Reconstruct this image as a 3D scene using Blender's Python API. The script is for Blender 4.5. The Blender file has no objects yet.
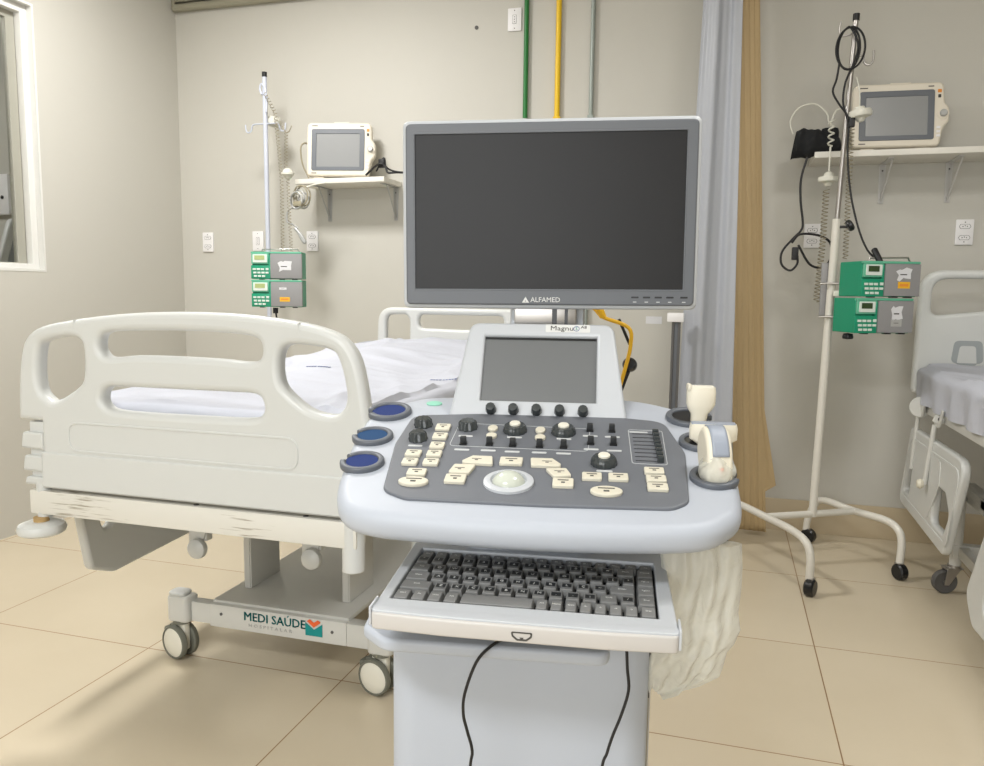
import bpy, bmesh, math, random
from mathutils import Matrix, Vector
random.seed(7)
COL = bpy.context.scene.collection
PI = math.pi
def R(a): return math.radians(a)
V = Vector

# ------------------------------------------------------------------ materials
def lin(c):
    return tuple(((x/255.)/12.92 if x/255. <= .04045 else ((x/255.+.055)/1.055)**2.4) for x in c)+(1,)
def mat(name, rgb, rough=.5, metal=0., bump=0., bscale=200., vary=0., vscale=3., trans=0., alpha=1., spec=.5, coat=0., dist=.001):
    m = bpy.data.materials.new(name); m.use_nodes = True
    nt = m.node_tree; b = nt.nodes['Principled BSDF']
    b.inputs['Base Color'].default_value = lin(rgb)
    b.inputs['Roughness'].default_value = rough
    b.inputs['Metallic'].default_value = metal
    b.inputs['Transmission Weight'].default_value = trans
    b.inputs['Alpha'].default_value = alpha
    b.inputs['Specular IOR Level'].default_value = spec
    b.inputs['Coat Weight'].default_value = coat
    tc = nt.nodes.new('ShaderNodeTexCoord')
    if vary > 0:
        n = nt.nodes.new('ShaderNodeTexNoise'); n.inputs['Scale'].default_value = vscale; n.inputs['Detail'].default_value = 5
        nt.links.new(tc.outputs['Object'], n.inputs['Vector'])
        mx = nt.nodes.new('ShaderNodeMix'); mx.data_type = 'RGBA'
        mx.inputs[6].default_value = tuple(min(1, x*(1+vary)) for x in lin(rgb)[:3])+(1,)
        mx.inputs[7].default_value = tuple(x*(1-vary) for x in lin(rgb)[:3])+(1,)
        nt.links.new(n.outputs['Fac'], mx.inputs[0]); nt.links.new(mx.outputs[2], b.inputs['Base Color'])
    if bump > 0:
        n = nt.nodes.new('ShaderNodeTexNoise'); n.inputs['Scale'].default_value = bscale; n.inputs['Detail'].default_value = 3
        nt.links.new(tc.outputs['Object'], n.inputs['Vector'])
        bp = nt.nodes.new('ShaderNodeBump'); bp.inputs['Strength'].default_value = bump; bp.inputs['Distance'].default_value = dist
        nt.links.new(n.outputs['Fac'], bp.inputs['Height']); nt.links.new(bp.outputs['Normal'], b.inputs['Normal'])
    return m
M = {}
M['wall'] = mat('painted_wall', (194,191,182), .6, bump=.25, bscale=120, vary=.02, vscale=1.2)
M['ceil'] = mat('white_ceiling', (235,233,226), .8, bump=.1)
M['base'] = mat('baseboard_tile', (192,176,148), .3, vary=.04)
M['white_plastic'] = mat('bed_plastic', (205,206,203), .32, bump=.03, bscale=400)
M['bed_metal'] = mat('bed_enamel', (204,203,197), .35, bump=.06, bscale=90)
M['worn'] = None
M['sheet'] = mat('white_sheet', (186,188,197), .85, bump=.6, bscale=7, vary=.01, dist=.02)
M['mattress'] = mat('mattress_vinyl', (170,174,184), .6)
M['mach'] = mat('machine_shell', (176,181,190), .5, bump=.04, bscale=900)
M['mach_warm'] = mat('machine_front', (192,188,184), .38, bump=.03, bscale=900)
M['mach_lt'] = mat('machine_light', (188,191,195), .36, bump=.03, bscale=900)
M['panel'] = mat('panel_gray', (104,107,113), .5, bump=.15, bscale=1500, vary=.06, vscale=14)
M['bezel'] = mat('bezel_gray', (98,101,106), .45, bump=.05, bscale=900)
M['screen'] = mat('dark_screen', (24,23,24), .42, bump=.05, bscale=1600, spec=.35)
M['tscreen'] = mat('touch_screen', (104,106,107), .35, spec=.5)
M['keycap'] = mat('gray_keycap', (124,124,123), .5)
M['keydark'] = mat('dark_keycap', (42,43,44), .5)
M['legend'] = mat('white_legend', (215,215,212), .6)
M['cream'] = mat('cream_key', (214,208,190), .4)
M['print'] = mat('dark_print', (70,68,64), .7)
M['black'] = mat('black_plastic', (22,23,25), .28)
M['rubber'] = mat('black_cable', (14,13,15), .5)
M['glossy'] = mat('glossy_knob', (58,62,63), .2)
M['ball'] = mat('trackball', (196,200,188), .16)
M['ring'] = mat('holder_ring', (92,96,103), .4)
M['blue'] = mat('blue_liner', (8,40,104), .85, bump=.2, bscale=300)
M['bluet'] = mat('teal_liner', (4,60,104), .85, bump=.2, bscale=300)
M['outline'] = mat('panel_outline', (196,198,198), .6)
M['tyre'] = mat('gray_tyre', (112,112,100), .7)
M['hub'] = mat('white_hub', (226,222,208), .4)
M['brass'] = mat('worn_zinc', (150,132,100), .4, .7)
M['steel'] = mat('steel', (176,172,168), .3, .9)
M['pole'] = mat('white_pole', (196,200,212), .3)
M['poleR'] = mat('cream_pole', (214,210,200), .35)
M['green'] = mat('pump_green', (12,140,104), .4)
M['greenlt'] = mat('pump_rim_green', (96,176,144), .4)
M['pgray'] = mat('pump_door', (142,141,141), .5)
M['pwhite'] = mat('pump_buttons', (214,222,214), .5)
M['lcd'] = mat('pump_lcd', (168,180,120), .4)
M['lcdoff'] = mat('pump_lcd_off', (44,66,30), .4)
M['yellow'] = mat('yellow_sticker', (232,176,34), .5)
M['paper'] = mat('torn_paper', (214,214,216), .8, bump=.5, bscale=60)
M['moncase'] = mat('patient_monitor_case', (222,214,198), .4)
M['monbez'] = mat('patient_monitor_bezel', (96,100,106), .4)
M['monscr'] = mat('patient_monitor_screen', (142,143,143), .25)
M['orange'] = mat('orange_mark', (224,140,50), .5)
M['red'] = mat('red_dot', (236,120,80), .5)
M['bracket_white'] = mat('bracket_white', (206,204,200), .4)
M['shelf'] = mat('shelf_laminate', (226,222,212), .45)
M['bracket'] = mat('bracket_metal', (176,176,174), .4, .3)
M['outlet'] = mat('outlet_plastic', (232,230,230), .4)
M['slot'] = mat('outlet_slot', (90,88,86), .7)
M['pgreen'] = mat('green_pipe', (22,112,44), .4, vary=.12, vscale=30)
M['pyellow'] = mat('yellow_pipe', (232,190,24), .4)
M['pgrey'] = mat('gray_pipe', (150,158,152), .35, .2)
M['tan'] = mat('tan_curtain', (184,160,120), .85, bump=.3, bscale=300, vary=.05, vscale=5)
M['cream_probe'] = mat('probe_shell', (228,221,203), .4)
M['lens'] = mat('probe_lens', (150,157,170), .45)
M['teal'] = mat('logo_teal', (0,136,134), .5)
M['lorange'] = mat('logo_orange', (232,100,48), .5)
M['coil'] = mat('coiled_tube', (214,212,200), .45)
M['coil_dark'] = mat('coiled_cord', (150,142,120), .5)
M['cloth_black'] = mat('black_cuff', (20,21,23), .9, bump=.5, bscale=50, dist=.004)
M['trim'] = mat('rail_paint', (150,146,128), .5)
M['frame'] = mat('window_frame', (218,217,212), .4)
M['alu'] = mat('window_alu', (172,170,158), .4, .3)
M['bluemark'] = mat('blue_ink', (90,104,150), .8)
M['mint'] = mat('mint_badge', (140,204,180), .4)
M['yellow_cable'] = mat('yellow_cable', (226,176,30), .5)
M['wallc'] = mat('corridor_wall', (196,190,172), .6)
M['graypad'] = mat('gray_padding', (158,163,164), .6)
M['chip'] = mat('rust', (176,146,98), .8, vary=.3, vscale=60)

# glass pane
g = bpy.data.materials.new('clear_glass'); g.use_nodes = True
b = g.node_tree.nodes['Principled BSDF']; b.inputs['Transmission Weight'].default_value = 1; b.inputs['Roughness'].default_value = .02; b.inputs['IOR'].default_value = 1.1
b.inputs['Base Color'].default_value = (.95, .97, .95, 1); M['glass'] = g

# translucent curtain / bag
def translucent(name, rgb, alpha, tr=.5, rough=.35, bscale=20, bump=.5):
    m = bpy.data.materials.new(name); m.use_nodes = True; nt = m.node_tree
    b = nt.nodes['Principled BSDF']; out = nt.nodes['Material Output']
    b.inputs['Base Color'].default_value = lin(rgb); b.inputs['Roughness'].default_value = rough
    b.inputs['Alpha'].default_value = alpha
    t = nt.nodes.new('ShaderNodeBsdfTranslucent'); t.inputs['Color'].default_value = lin(rgb)
    mx = nt.nodes.new('ShaderNodeMixShader'); mx.inputs[0].default_value = tr*.6
    tp = nt.nodes.new('ShaderNodeBsdfTransparent')
    mx2 = nt.nodes.new('ShaderNodeMixShader'); mx2.inputs[0].default_value = alpha
    b.inputs['Alpha'].default_value = 1
    nt.links.new(b.outputs[0], mx.inputs[1]); nt.links.new(t.outputs[0], mx.inputs[2])
    nt.links.new(tp.outputs[0], mx2.inputs[1]); nt.links.new(mx.outputs[0], mx2.inputs[2])
    nt.links.new(mx2.outputs[0], out.inputs['Surface'])
    tc = nt.nodes.new('ShaderNodeTexCoord'); n = nt.nodes.new('ShaderNodeTexNoise'); n.inputs['Scale'].default_value = bscale; n.inputs['Detail'].default_value = 4
    n.inputs['Distortion'].default_value = 1.0
    bp = nt.nodes.new('ShaderNodeBump'); bp.inputs['Strength'].default_value = bump; bp.inputs['Distance'].default_value = .01
    nt.links.new(tc.outputs['Object'], n.inputs['Vector']); nt.links.new(n.outputs['Fac'], bp.inputs['Height'])
    nt.links.new(bp.outputs['Normal'], b.inputs['Normal']); nt.links.new(bp.outputs['Normal'], t.inputs['Normal'])
    return m
M['bag'] = translucent('thin_plastic', (236,236,228), .5, .5, .25, 26, .8)
M['plastic_curtain'] = translucent('gray_vinyl', (180,183,190), 1.0, .25, .35, 7, .35)

# floor tiles
def floor_mat():
    m = bpy.data.materials.new('floor_tile'); m.use_nodes = True; nt = m.node_tree; b = nt.nodes['Principled BSDF']
    g = nt.nodes.new('ShaderNodeNewGeometry'); sp = nt.nodes.new('ShaderNodeSeparateXYZ'); nt.links.new(g.outputs['Position'], sp.inputs[0])
    def math_(op, a, bb=None):
        n = nt.nodes.new('ShaderNodeMath'); n.operation = op
        for i, x in enumerate((a, bb)):
            if x is None: continue
            if isinstance(x, (int, float)): n.inputs[i].default_value = x
            else: nt.links.new(x, n.inputs[i])
        return n.outputs[0]
    S = .7463; ds = []; ids = []
    for ax, o in (('X', -1.882), ('Y', 2.165)):
        t = math_('DIVIDE', math_('SUBTRACT', sp.outputs[ax], o), S)
        fr = math_('FRACT', t); ids.append(math_('FLOOR', t))
        d = math_('MINIMUM', fr, math_('SUBTRACT', 1.0, fr)); ds.append(d)
    d = math_('MINIMUM', ds[0], ds[1])
    gr = math_('LESS_THAN', d, .0026)
    cb = nt.nodes.new('ShaderNodeCombineXYZ'); nt.links.new(ids[0], cb.inputs[0]); nt.links.new(ids[1], cb.inputs[1])
    wn = nt.nodes.new('ShaderNodeTexWhiteNoise'); nt.links.new(cb.outputs[0], wn.inputs['Vector'])
    n = nt.nodes.new('ShaderNodeTexNoise'); n.inputs['Scale'].default_value = 2.5; n.inputs['Detail'].default_value = 8; nt.links.new(g.outputs['Position'], n.inputs['Vector'])
    add = math_('ADD', math_('MULTIPLY', n.outputs['Fac'], .7), math_('MULTIPLY', wn.outputs['Value'], .3))
    mx = nt.nodes.new('ShaderNodeMix'); mx.data_type = 'RGBA'; nt.links.new(add, mx.inputs[0])
    mx.inputs[6].default_value = lin((194,180,155)); mx.inputs[7].default_value = lin((208,196,173))
    m2 = nt.nodes.new('ShaderNodeMix'); m2.data_type = 'RGBA'; nt.links.new(gr, m2.inputs[0]); nt.links.new(mx.outputs[2], m2.inputs[6]); m2.inputs[7].default_value = lin((134,104,70))
    nt.links.new(m2.outputs[2], b.inputs['Base Color'])
    nt.links.new(math_('ADD', math_('MULTIPLY', gr, .4), .27), b.inputs['Roughness'])
    return m
M['floor'] = floor_mat()
# scuffed enamel of the foot beam
def worn_mat():
    m = mat('scuffed_enamel', (224,219,206), .4); nt = m.node_tree; b = nt.nodes['Principled BSDF']
    tc = nt.nodes.new('ShaderNodeTexCoord'); mp = nt.nodes.new('ShaderNodeMapping'); mp.inputs['Scale'].default_value = (12, 60, 330)
    nt.links.new(tc.outputs['Object'], mp.inputs['Vector'])
    n = nt.nodes.new('ShaderNodeTexNoise'); n.inputs['Scale'].default_value = 1; n.inputs['Detail'].default_value = 6; nt.links.new(mp.outputs[0], n.inputs['Vector'])
    n2 = nt.nodes.new('ShaderNodeTexNoise'); n2.inputs['Scale'].default_value = 4.5; nt.links.new(tc.outputs['Object'], n2.inputs['Vector'])
    mu = nt.nodes.new('ShaderNodeMath'); mu.operation = 'MULTIPLY'; nt.links.new(n.outputs['Fac'], mu.inputs[0]); nt.links.new(n2.outputs['Fac'], mu.inputs[1])
    r = nt.nodes.new('ShaderNodeValToRGB'); r.color_ramp.elements[0].position = .33; r.color_ramp.elements[1].position = .40
    r.color_ramp.elements[0].color = lin((216,213,204)); r.color_ramp.elements[1].color = lin((160,152,136))
    nt.links.new(mu.outputs[0], r.inputs[0]); nt.links.new(r.outputs[0], b.inputs['Base Color'])
    return m
M['worn'] = worn_mat()

# ------------------------------------------------------------------ mesh helpers
def frame(o, ex, ey, ez):
    m = Matrix.Identity(4)
    for i, v in enumerate((ex, ey, ez, o)):
        for k in range(3): m[k][i] = v[k]
    return m
def T(x, y, z): return Matrix.Translation((x, y, z))
def RX(a): return Matrix.Rotation(R(a), 4, 'X')
def RY(a): return Matrix.Rotation(R(a), 4, 'Y')
def RZ(a): return Matrix.Rotation(R(a), 4, 'Z')
FRONT = frame((0,0,0), (1,0,0), (0,0,1), (0,-1,0))          # 2D x,y -> x,z ; thickness towards -y
SIDE = frame((0,0,0), (0,1,0), (0,0,1), (1,0,0))            # 2D -> y,z ; thickness along x
def catmull(pts, n=6, cyc=False):
    pts = [V(p) for p in pts]; N = len(pts); out = []
    rng = range(N) if cyc else range(N-1)
    for i in rng:
        p1, p2 = pts[i], pts[(i+1) % N]
        p0 = pts[i-1] if (cyc or i > 0) else p1+(p1-p2)
        p3 = pts[(i+2) % N] if (cyc or i < N-2) else p2+(p2-p1)
        for k in range(n):
            t = k/n
            out.append(.5*((2*p1)+(p2-p0)*t+(2*p0-5*p1+4*p2-p3)*t*t+(3*p1-p0-3*p2+p3)*t**3))
    if not cyc: out.append(pts[-1])
    return out
def fillet(pts, r, n=5):
    out = []; N = len(pts)
    for i in range(N):
        p = V(pts[i][:2]); a = V(pts[i-1][:2]); c = V(pts[(i+1) % N][:2])
        rr = r[i] if isinstance(r, (list, tuple)) else r
        da = (a-p); dc = (c-p); la, lc = da.length, dc.length
        if rr <= 0 or la < 1e-6 or lc < 1e-6: out.append(tuple(p)); continue
        da.normalize(); dc.normalize(); ang = da.angle(dc)
        if ang > PI-.05: out.append(tuple(p)); continue
        t = min(rr/math.tan(ang/2), la*.49, lc*.49)
        s, e = p+da*t, p+dc*t
        for k in range(n+1):
            u = k/n; out.append(tuple((1-u)**2*s+2*u*(1-u)*p+u*u*e))
    return out
def rect(x0, y0, x1, y1, r=0, n=4):
    return fillet([(x0,y0),(x1,y0),(x1,y1),(x0,y1)], r, n) if r else [(x0,y0),(x1,y0),(x1,y1),(x0,y1)]
def ell(cx, cy, a, b=None, n=24):
    b = a if b is None else b
    return [(cx+a*math.cos(2*PI*i/n), cy+b*math.sin(2*PI*i/n)) for i in range(n)]

class B:
    def __init__(s): s.bm = bmesh.new(); s.mats = []; s.cur = 0; s.xf = Matrix.Identity(4)
    def m(s, key):
        mt = M[key]
        if mt not in s.mats: s.mats.append(mt)
        s.cur = s.mats.index(mt); return s
    def _join(s, me, mtx=None):
        n0 = len(s.bm.faces); v0 = len(s.bm.verts)
        s.bm.from_mesh(me); s.bm.verts.ensure_lookup_table(); s.bm.faces.ensure_lookup_table()
        mm = s.xf @ (mtx or Matrix.Identity(4))
        for v in s.bm.verts[v0:]: v.co = mm @ v.co
        for f in s.bm.faces[n0:]: f.material_index = s.cur
        bpy.data.meshes.remove(me); return s
    def box(s, x0, y0, z0, x1, y1, z1, bev=0, mtx=None, seg=2):
        bm = bmesh.new(); bmesh.ops.create_cube(bm, size=1)
        for v in bm.verts: v.co = V(((x0+x1)/2+v.co.x*(x1-x0), (y0+y1)/2+v.co.y*(y1-y0), (z0+z1)/2+v.co.z*(z1-z0)))
        if bev: bmesh.ops.bevel(bm, geom=list(bm.edges), offset=bev, segments=seg, profile=.6, affect='EDGES')
        me = bpy.data.meshes.new('t'); bm.to_mesh(me); bm.free(); return s._join(me, mtx)
    def slab(s, outline, th, bev=0, holes=(), mtx=None, z=0, res=2):
        """2D outline extruded from z to z+th (local), with rounded rims."""
        cu = bpy.data.curves.new('t', 'CURVE'); cu.dimensions = '2D'; cu.fill_mode = 'BOTH'
        for pl in [outline]+list(holes):
            sp = cu.splines.new('POLY'); sp.points.add(len(pl)-1)
            for i, p in enumerate(pl): sp.points[i].co = (p[0], p[1], 0, 1)
            sp.use_cyclic_u = True
        cu.extrude = max(th/2-bev, 1e-5); cu.bevel_depth = bev; cu.bevel_resolution = res; cu.offset = -bev
        ob = bpy.data.objects.new('t', cu); me = bpy.data.meshes.new_from_object(ob)
        bpy.data.objects.remove(ob); bpy.data.curves.remove(cu)
        return s._join(me, (mtx or Matrix.Identity(4)) @ T(0, 0, z+th/2))
    def tube(s, pts, r, smooth=0, cyc=False, res=3, mtx=None):
        if smooth: pts = catmull(pts, smooth, cyc)
        cu = bpy.data.curves.new('t', 'CURVE'); cu.dimensions = '3D'
        sp = cu.splines.new('POLY'); sp.points.add(len(pts)-1)
        for i, p in enumerate(pts): sp.points[i].co = (p[0], p[1], p[2], 1)
        sp.use_cyclic_u = cyc
        cu.bevel_depth = r; cu.bevel_resolution = res; cu.use_fill_caps = True
        ob = bpy.data.objects.new('t', cu); me = bpy.data.meshes.new_from_object(ob)
        bpy.data.objects.remove(ob); bpy.data.curves.remove(cu)
        return s._join(me, mtx)
    def lathe(s, prof, n=24, mtx=None, flute=0, fn=12):
        """profile list of (r, z) spun round local Z."""
        bm = bmesh.new(); rings = []
        for (r, z) in prof:
            if r < 1e-6: rings.append([bm.verts.new((0, 0, z))]); continue
            rings.append([bm.verts.new(((r*(1-flute*(.5+.5*math.cos(fn*2*PI*i/n))))*math.cos(2*PI*i/n), (r*(1-flute*(.5+.5*math.cos(fn*2*PI*i/n))))*math.sin(2*PI*i/n), z)) for i in range(n)])
        for a, c in zip(rings, rings[1:]):
            for i in range(n):
                j = (i+1) % n
                if len(a) == 1 and len(c) == 1: continue
                if len(a) == 1: bm.faces.new((a[0], c[i], c[j]))
                elif len(c) == 1: bm.faces.new((a[i], a[j], c[0]))
                else: bm.faces.new((a[i], a[j], c[j], c[i]))
        if len(rings[0]) > 1: bm.faces.new(list(reversed(rings[0])))
        if len(rings[-1]) > 1: bm.faces.new(rings[-1])
        bmesh.ops.recalc_face_normals(bm, faces=bm.faces)
        me = bpy.data.meshes.new('t'); bm.to_mesh(me); bm.free(); return s._join(me, mtx)
    def cyl(s, p0, p1, r, n=20, r2=None, bev=.0):
        p0, p1 = V(p0), V(p1); d = p1-p0; L = d.length
        q = d.to_track_quat('Z', 'Y').to_matrix().to_4x4(); r2 = r if r2 is None else r2
        e = min(bev, L/3)
        prof = [(r-e, 0), (r, e), (r2, L-e), (r2-e, L)] if e else [(r, 0), (r2, L)]
        return s.lathe([(0, 0)]+prof+[(0, L)], n, Matrix.Translation(p0) @ q)
    def text(s, txt, size, mtx, th=.0004, ax='CENTER', sx=1):
        cu = bpy.data.curves.new('t', 'FONT'); cu.body = txt; cu.size = size; cu.align_x = ax; cu.align_y = 'CENTER'; cu.extrude = th; cu.resolution_u = 2
        ob = bpy.data.objects.new('t', cu); me = bpy.data.meshes.new_from_object(ob)
        bpy.data.objects.remove(ob); bpy.data.curves.remove(cu)
        return s._join(me, mtx @ Matrix.Scale(sx, 4, (1,0,0)))
    def grid(s, f, nu, nv, mtx=None, cyc=False):
        bm = bmesh.new(); vs = [[bm.verts.new(f(i/(nu), j/(nv))) for j in range(nv+1)] for i in range(nu+1)]
        for i in range(nu):
            for j in range(nv): bm.faces.new((vs[i][j], vs[i+1][j], vs[i+1][j+1], vs[i][j+1]))
        me = bpy.data.meshes.new('t'); bm.to_mesh(me); bm.free(); return s._join(me, mtx)
    def build(s, name, parent=None, ang=40, label=None, kind=None, weld=0):
        """verts are in world space when the root has a world matrix in WM, else in parent space."""
        if weld: bmesh.ops.remove_doubles(s.bm, verts=s.bm.verts, dist=weld)
        if parent is not None and parent.name in WM: s.bm.transform(WM[parent.name].inverted())
        me = bpy.data.meshes.new(name); s.bm.to_mesh(me); s.bm.free()
        for mt in s.mats: me.materials.append(mt)
        for p in me.polygons: p.use_smooth = True
        me.set_sharp_from_angle(angle=R(ang))
        o = bpy.data.objects.new(name, me); COL.objects.link(o)
        if parent is not None:
            o.parent = parent
            if parent.name in WM: WM[o.name] = WM[parent.name]
        if label: o['label'] = label
        if kind: o['kind'] = kind
        return o
WM = {}
def thing(name, label, cat, loc=(0,0,0), rz=0, group=None, world=True):
    """world=True: its parts are modelled in world coordinates."""
    o = bpy.data.objects.new(name, None); COL.objects.link(o); o.empty_display_size = .05
    o.location = loc; o.rotation_euler = (0, 0, R(rz)); o['label'] = label; o['category'] = cat
    if group: o['group'] = group
    if world: WM[o.name] = T(*loc) @ RZ(rz)
    return o
def single(b, name, label, cat, group=None, kind=None, loc=None):
    """a thing that is one mesh, origin moved to its base."""
    if loc is None:
        cs = [v.co for v in b.bm.verts]; loc = ((min(c.x for c in cs)+max(c.x for c in cs))/2, (min(c.y for c in cs)+max(c.y for c in cs))/2, min(c.z for c in cs))
    b.bm.transform(T(*loc).inverted()); o = b.build(name); o.location = loc
    o['label'] = label; o['category'] = cat
    if group: o['group'] = group
    if kind: o['kind'] = kind
    return o
def struct(b, name): return b.build(name, kind='structure')

# ------------------------------------------------------------------ the room
WX, WY, CZ = -3.40, 4.37, 3.30
XR, YF = 3.2, -2.6
struct(B().m('floor').box(-6.2, YF-.1, -.08, XR, WY+.12, 0), 'floor')
struct(B().m('ceil').box(-6.2, YF-.1, CZ, XR, WY+.12, CZ+.1), 'ceiling')
struct(B().m('wall').box(-6.2, WY, 0, XR+.12, WY+.12, CZ), 'wall_back')
struct(B().m('wall').box(XR, YF, 0, XR+.12, WY, CZ), 'wall_right')
struct(B().m('wall').box(-6.2, YF-.12, 0, XR+.12, YF, CZ), 'wall_front')
wy0, wy1, wz0, wz1 = 1.4, 3.285, 1.326, 2.655
w = B().m('wall')
w.box(WX-.14, YF, 0, WX, WY, wz0); w.box(WX-.14, YF, wz1, WX, WY, CZ); w.box(WX-.14, YF, wz0, WX, wy0, wz1); w.box(WX-.14, wy1, wz0, WX, WY, wz1)
struct(w, 'wall_left')
struct(B().m('wallc').box(-6.3, YF, 0, -6.2, WY, CZ), 'wall_corridor')
# window: white reveal lining, frame, aluminium profile, pane
wn = B().m('frame')
wn.slab([(wy0,wz0),(wy1,wz0),(wy1,wz1),(wy0,wz1)], .13, 0, [[(wy0+.012,wz0+.012),(wy1-.012,wz0+.012),(wy1-.012,wz1-.012),(wy0+.012,wz1-.012)]], SIDE, z=WX-.128)
wn.slab(rect(wy0+.012,wz0+.012,wy1-.012,wz1-.012), .04, .003, [rect(wy0+.05,wz0+.04,wy1-.05,wz1-.05)], SIDE, z=WX-.07)
win = struct(wn, 'window_1')
fr = B().m('alu').slab(rect(wy0+.05,wz0+.035,wy1-.05,wz1-.05), .03, .002, [rect(wy0+.08,wz0+.045,wy1-.10,wz1-.085)], SIDE, z=WX-.10)
fr.build('window_frame', win)
B().m('glass').box(WX-.089, wy0+.07, wz0+.04, WX-.085, wy1-.09, wz1-.07).build('window_pane', win)
# baseboards (a row of the floor tile)
struct(B().m('base').box(WX+.01, WY-.012, 0, XR, WY, .172, .002), 'baseboard_back')
struct(B().m('trim').tube([(WX+.01, WY-.025, 2.985), (XR, WY-.025, 2.985)], .024).box(WX, WY-.03, 3.02, XR, WY, 3.05, .002).tube([(WX+.012, WY-.03, 2.985), (WX+.012, WY-.03, CZ)], .012), 'trim_1')

# seen through the window
t = thing('folding_screen', 'grey panelled screen with rounded white tube frame seen through the window', 'folding screen', (-4.6, 3.9, 0))
o = fillet([(3.60,.05),(4.20,.05),(4.32,1.72),(4.17,1.73)], .03)
f0 = [(3.55,.05),(4.60,.05),(4.60,1.70),(4.16,1.70)]
B().m('white_plastic').slab(fillet(f0,.06), .04, .012, [fillet([(3.66,.12),(4.54,.12),(4.54,1.64),(4.205,1.64)], .03)], SIDE, z=-4.62).build('frame', t)
B().m('graypad').slab([(3.65,.11),(4.55,.11),(4.55,1.65),(4.20,1.65)], .012, 0, (), SIDE, z=-4.607).build('screen_panel', t)
d = B().m('outlet').box(-5.05, 4.33, 1.74, -4.78, 4.37, 2.02, .02).m('black').cyl((-4.83,4.325,1.86), (-4.83,4.335,1.86), .012)
single(d, 'paper_dispenser', 'white wall dispenser with a dark button seen through the window', 'dispenser')

# ------------------------------------------------------------------ outlets
def outlet(x, z, label, double=True, w=.078, h=.122):
    t = thing('wall_outlet', label, 'outlet', (x, WY-.012, z), group=None)
    B().m('outlet').box(x-w/2, WY-.011, z-h/2, x+w/2, WY, z+h/2, .004).build('cover_plate', t)
    for dz in ((.027, -.027) if double else (0,)):
        s = B().m('slot').slab(fillet([(x-.020,z+dz-.011),(x+.020,z+dz-.011),(x+.026,z+dz),(x+.020,z+dz+.011),(x-.020,z+dz+.011),(x-.026,z+dz)] if double else
             [(x-.011,z-.024),(x+.011,z-.024),(x+.011,z+.024),(x-.011,z+.024)], .004), .0012, .0003, (), FRONT @ T(0,0,0), z=-(WY-.0112))
        s.m('outlet').slab(fillet([(x-.0185,z+dz-.0095),(x+.0185,z+dz-.0095),(x+.0242,z+dz),(x+.0185,z+dz+.0095),(x-.0185,z+dz+.0095),(x-.0242,z+dz)] if double else
             [(x-.0095,z-.0225),(x+.0095,z-.0225),(x+.0095,z+.0225),(x-.0095,z+.0225)], .004), .0012, .0003, (), FRONT, z=-(WY-.0118))
        s.m('slot')
        for k in (-1, 0, 1):
            p = (x+k*.0095, z+dz+(.003 if k == 0 else 0)) if double else (x, z+k*.013)
            s.cyl((p[0], WY-.0133, p[1]), (p[0], WY-.012, p[1]), .0027, 10)
        s.build('socket', t)
    for sz in (z+h/2-.014, z-h/2+.014):
        B().m('slot').cyl((x, WY-.0122, sz), (x, WY-.0105, sz), .0028, 10).build('screw', t)
outlet(-3.203, 1.546, 'white double wall outlet nearest the corner by the left wall')
outlet(-2.836, 1.55, 'white wall switch plate right behind the left drip stand pole', False)
outlet(-2.455, 1.547, 'white double wall outlet under the left end of the left shelf')
outlet(-1.188, 2.743, 'white wall outlet high up beside the green pipe', False)
outlet(.404, 1.555, 'white double wall outlet behind the looped black cord')
outlet(1.093, 1.567, 'white double wall outlet right of the green pumps, below the right shelf')
single(B().m('slot').cyl((-1.41, WY-.004, 2.72), (-1.41, WY+.001, 2.72), .011, 12), 'wall_screw', 'small dark screw hole plug alone on the wall above the large screen', 'screw')
for (x, mk, r, lb) in ((-1.117, 'pgreen', .013, 'green painted vertical pipe on the back wall'), (-.937, 'pyellow', .015, 'yellow painted vertical pipe on the back wall'), (-.75, 'pgrey', .012, 'grey metal vertical pipe on the back wall')):
    t = thing('gas_pipe', lb, 'pipe', (x, WY-.02, 1.0))
    B().m(mk).cyl((x, WY-.02, 1.0), (x, WY-.02, CZ-.001), r).build('pipe', t)
    for z in (2.2, 3.1): B().m('pgrey' if mk != 'pyellow' else 'pyellow').box(x-r-.004, WY-.022-r, z-.008, x+r+.004, WY, z+.008, .002).build('clip', t)
single(B().m('paper').slab(rect(-.42, 1.088, -.334, 1.128, .002), .0006, 0, (), FRONT, z=-(WY-.0002)), 'wall_label', 'small white paper label on the back wall below the large screen corner', 'label')

# ------------------------------------------------------------------ shelves
def shelf(x0, x1, zt, ybk, brx, label, droop=.15):
    t = thing('wall_shelf', label, 'shelf', ((x0+x1)/2, WY, zt-.03))
    B().m('shelf').box(x0, ybk, zt-.028, x1, WY, zt, .002).build('board', t)
    for bx in brx:
        b = B().m('bracket' if x0 < 0 else 'bracket_white').box(bx-.012, WY-.005, zt-.22, bx+.012, WY, zt-.03, .001).box(bx-.012, ybk+.05, zt-.033, bx+.012, WY, zt-.0285, .001)
        b.slab([(bx-.012,zt-.22),(bx+.012,zt-.22),(bx+.016,zt-.03),(bx-.016,zt-.03)], .004, .001, (), FRONT, z=-(WY-.001))
        b.cyl((bx,WY-.006,zt-.205), (bx+.012,ybk+.09,zt-.033), .004, 10)
        for k in (-.20,-.06): b.m('slot').cyl((bx,WY-.008,zt+k), (bx,WY-.003,zt+k), .004, 10)
        b.build('bracket', t)
shelf(-2.425, -1.865, 1.765+.12, 4.12, (-2.335, -1.90), 'white wall shelf behind the left bed, holding a patient monitor')
shelf(.37, 1.45, 1.93, 4.10, (.712, 1.007), 'white wall shelf at the right, holding a patient monitor and black cuff')

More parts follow.
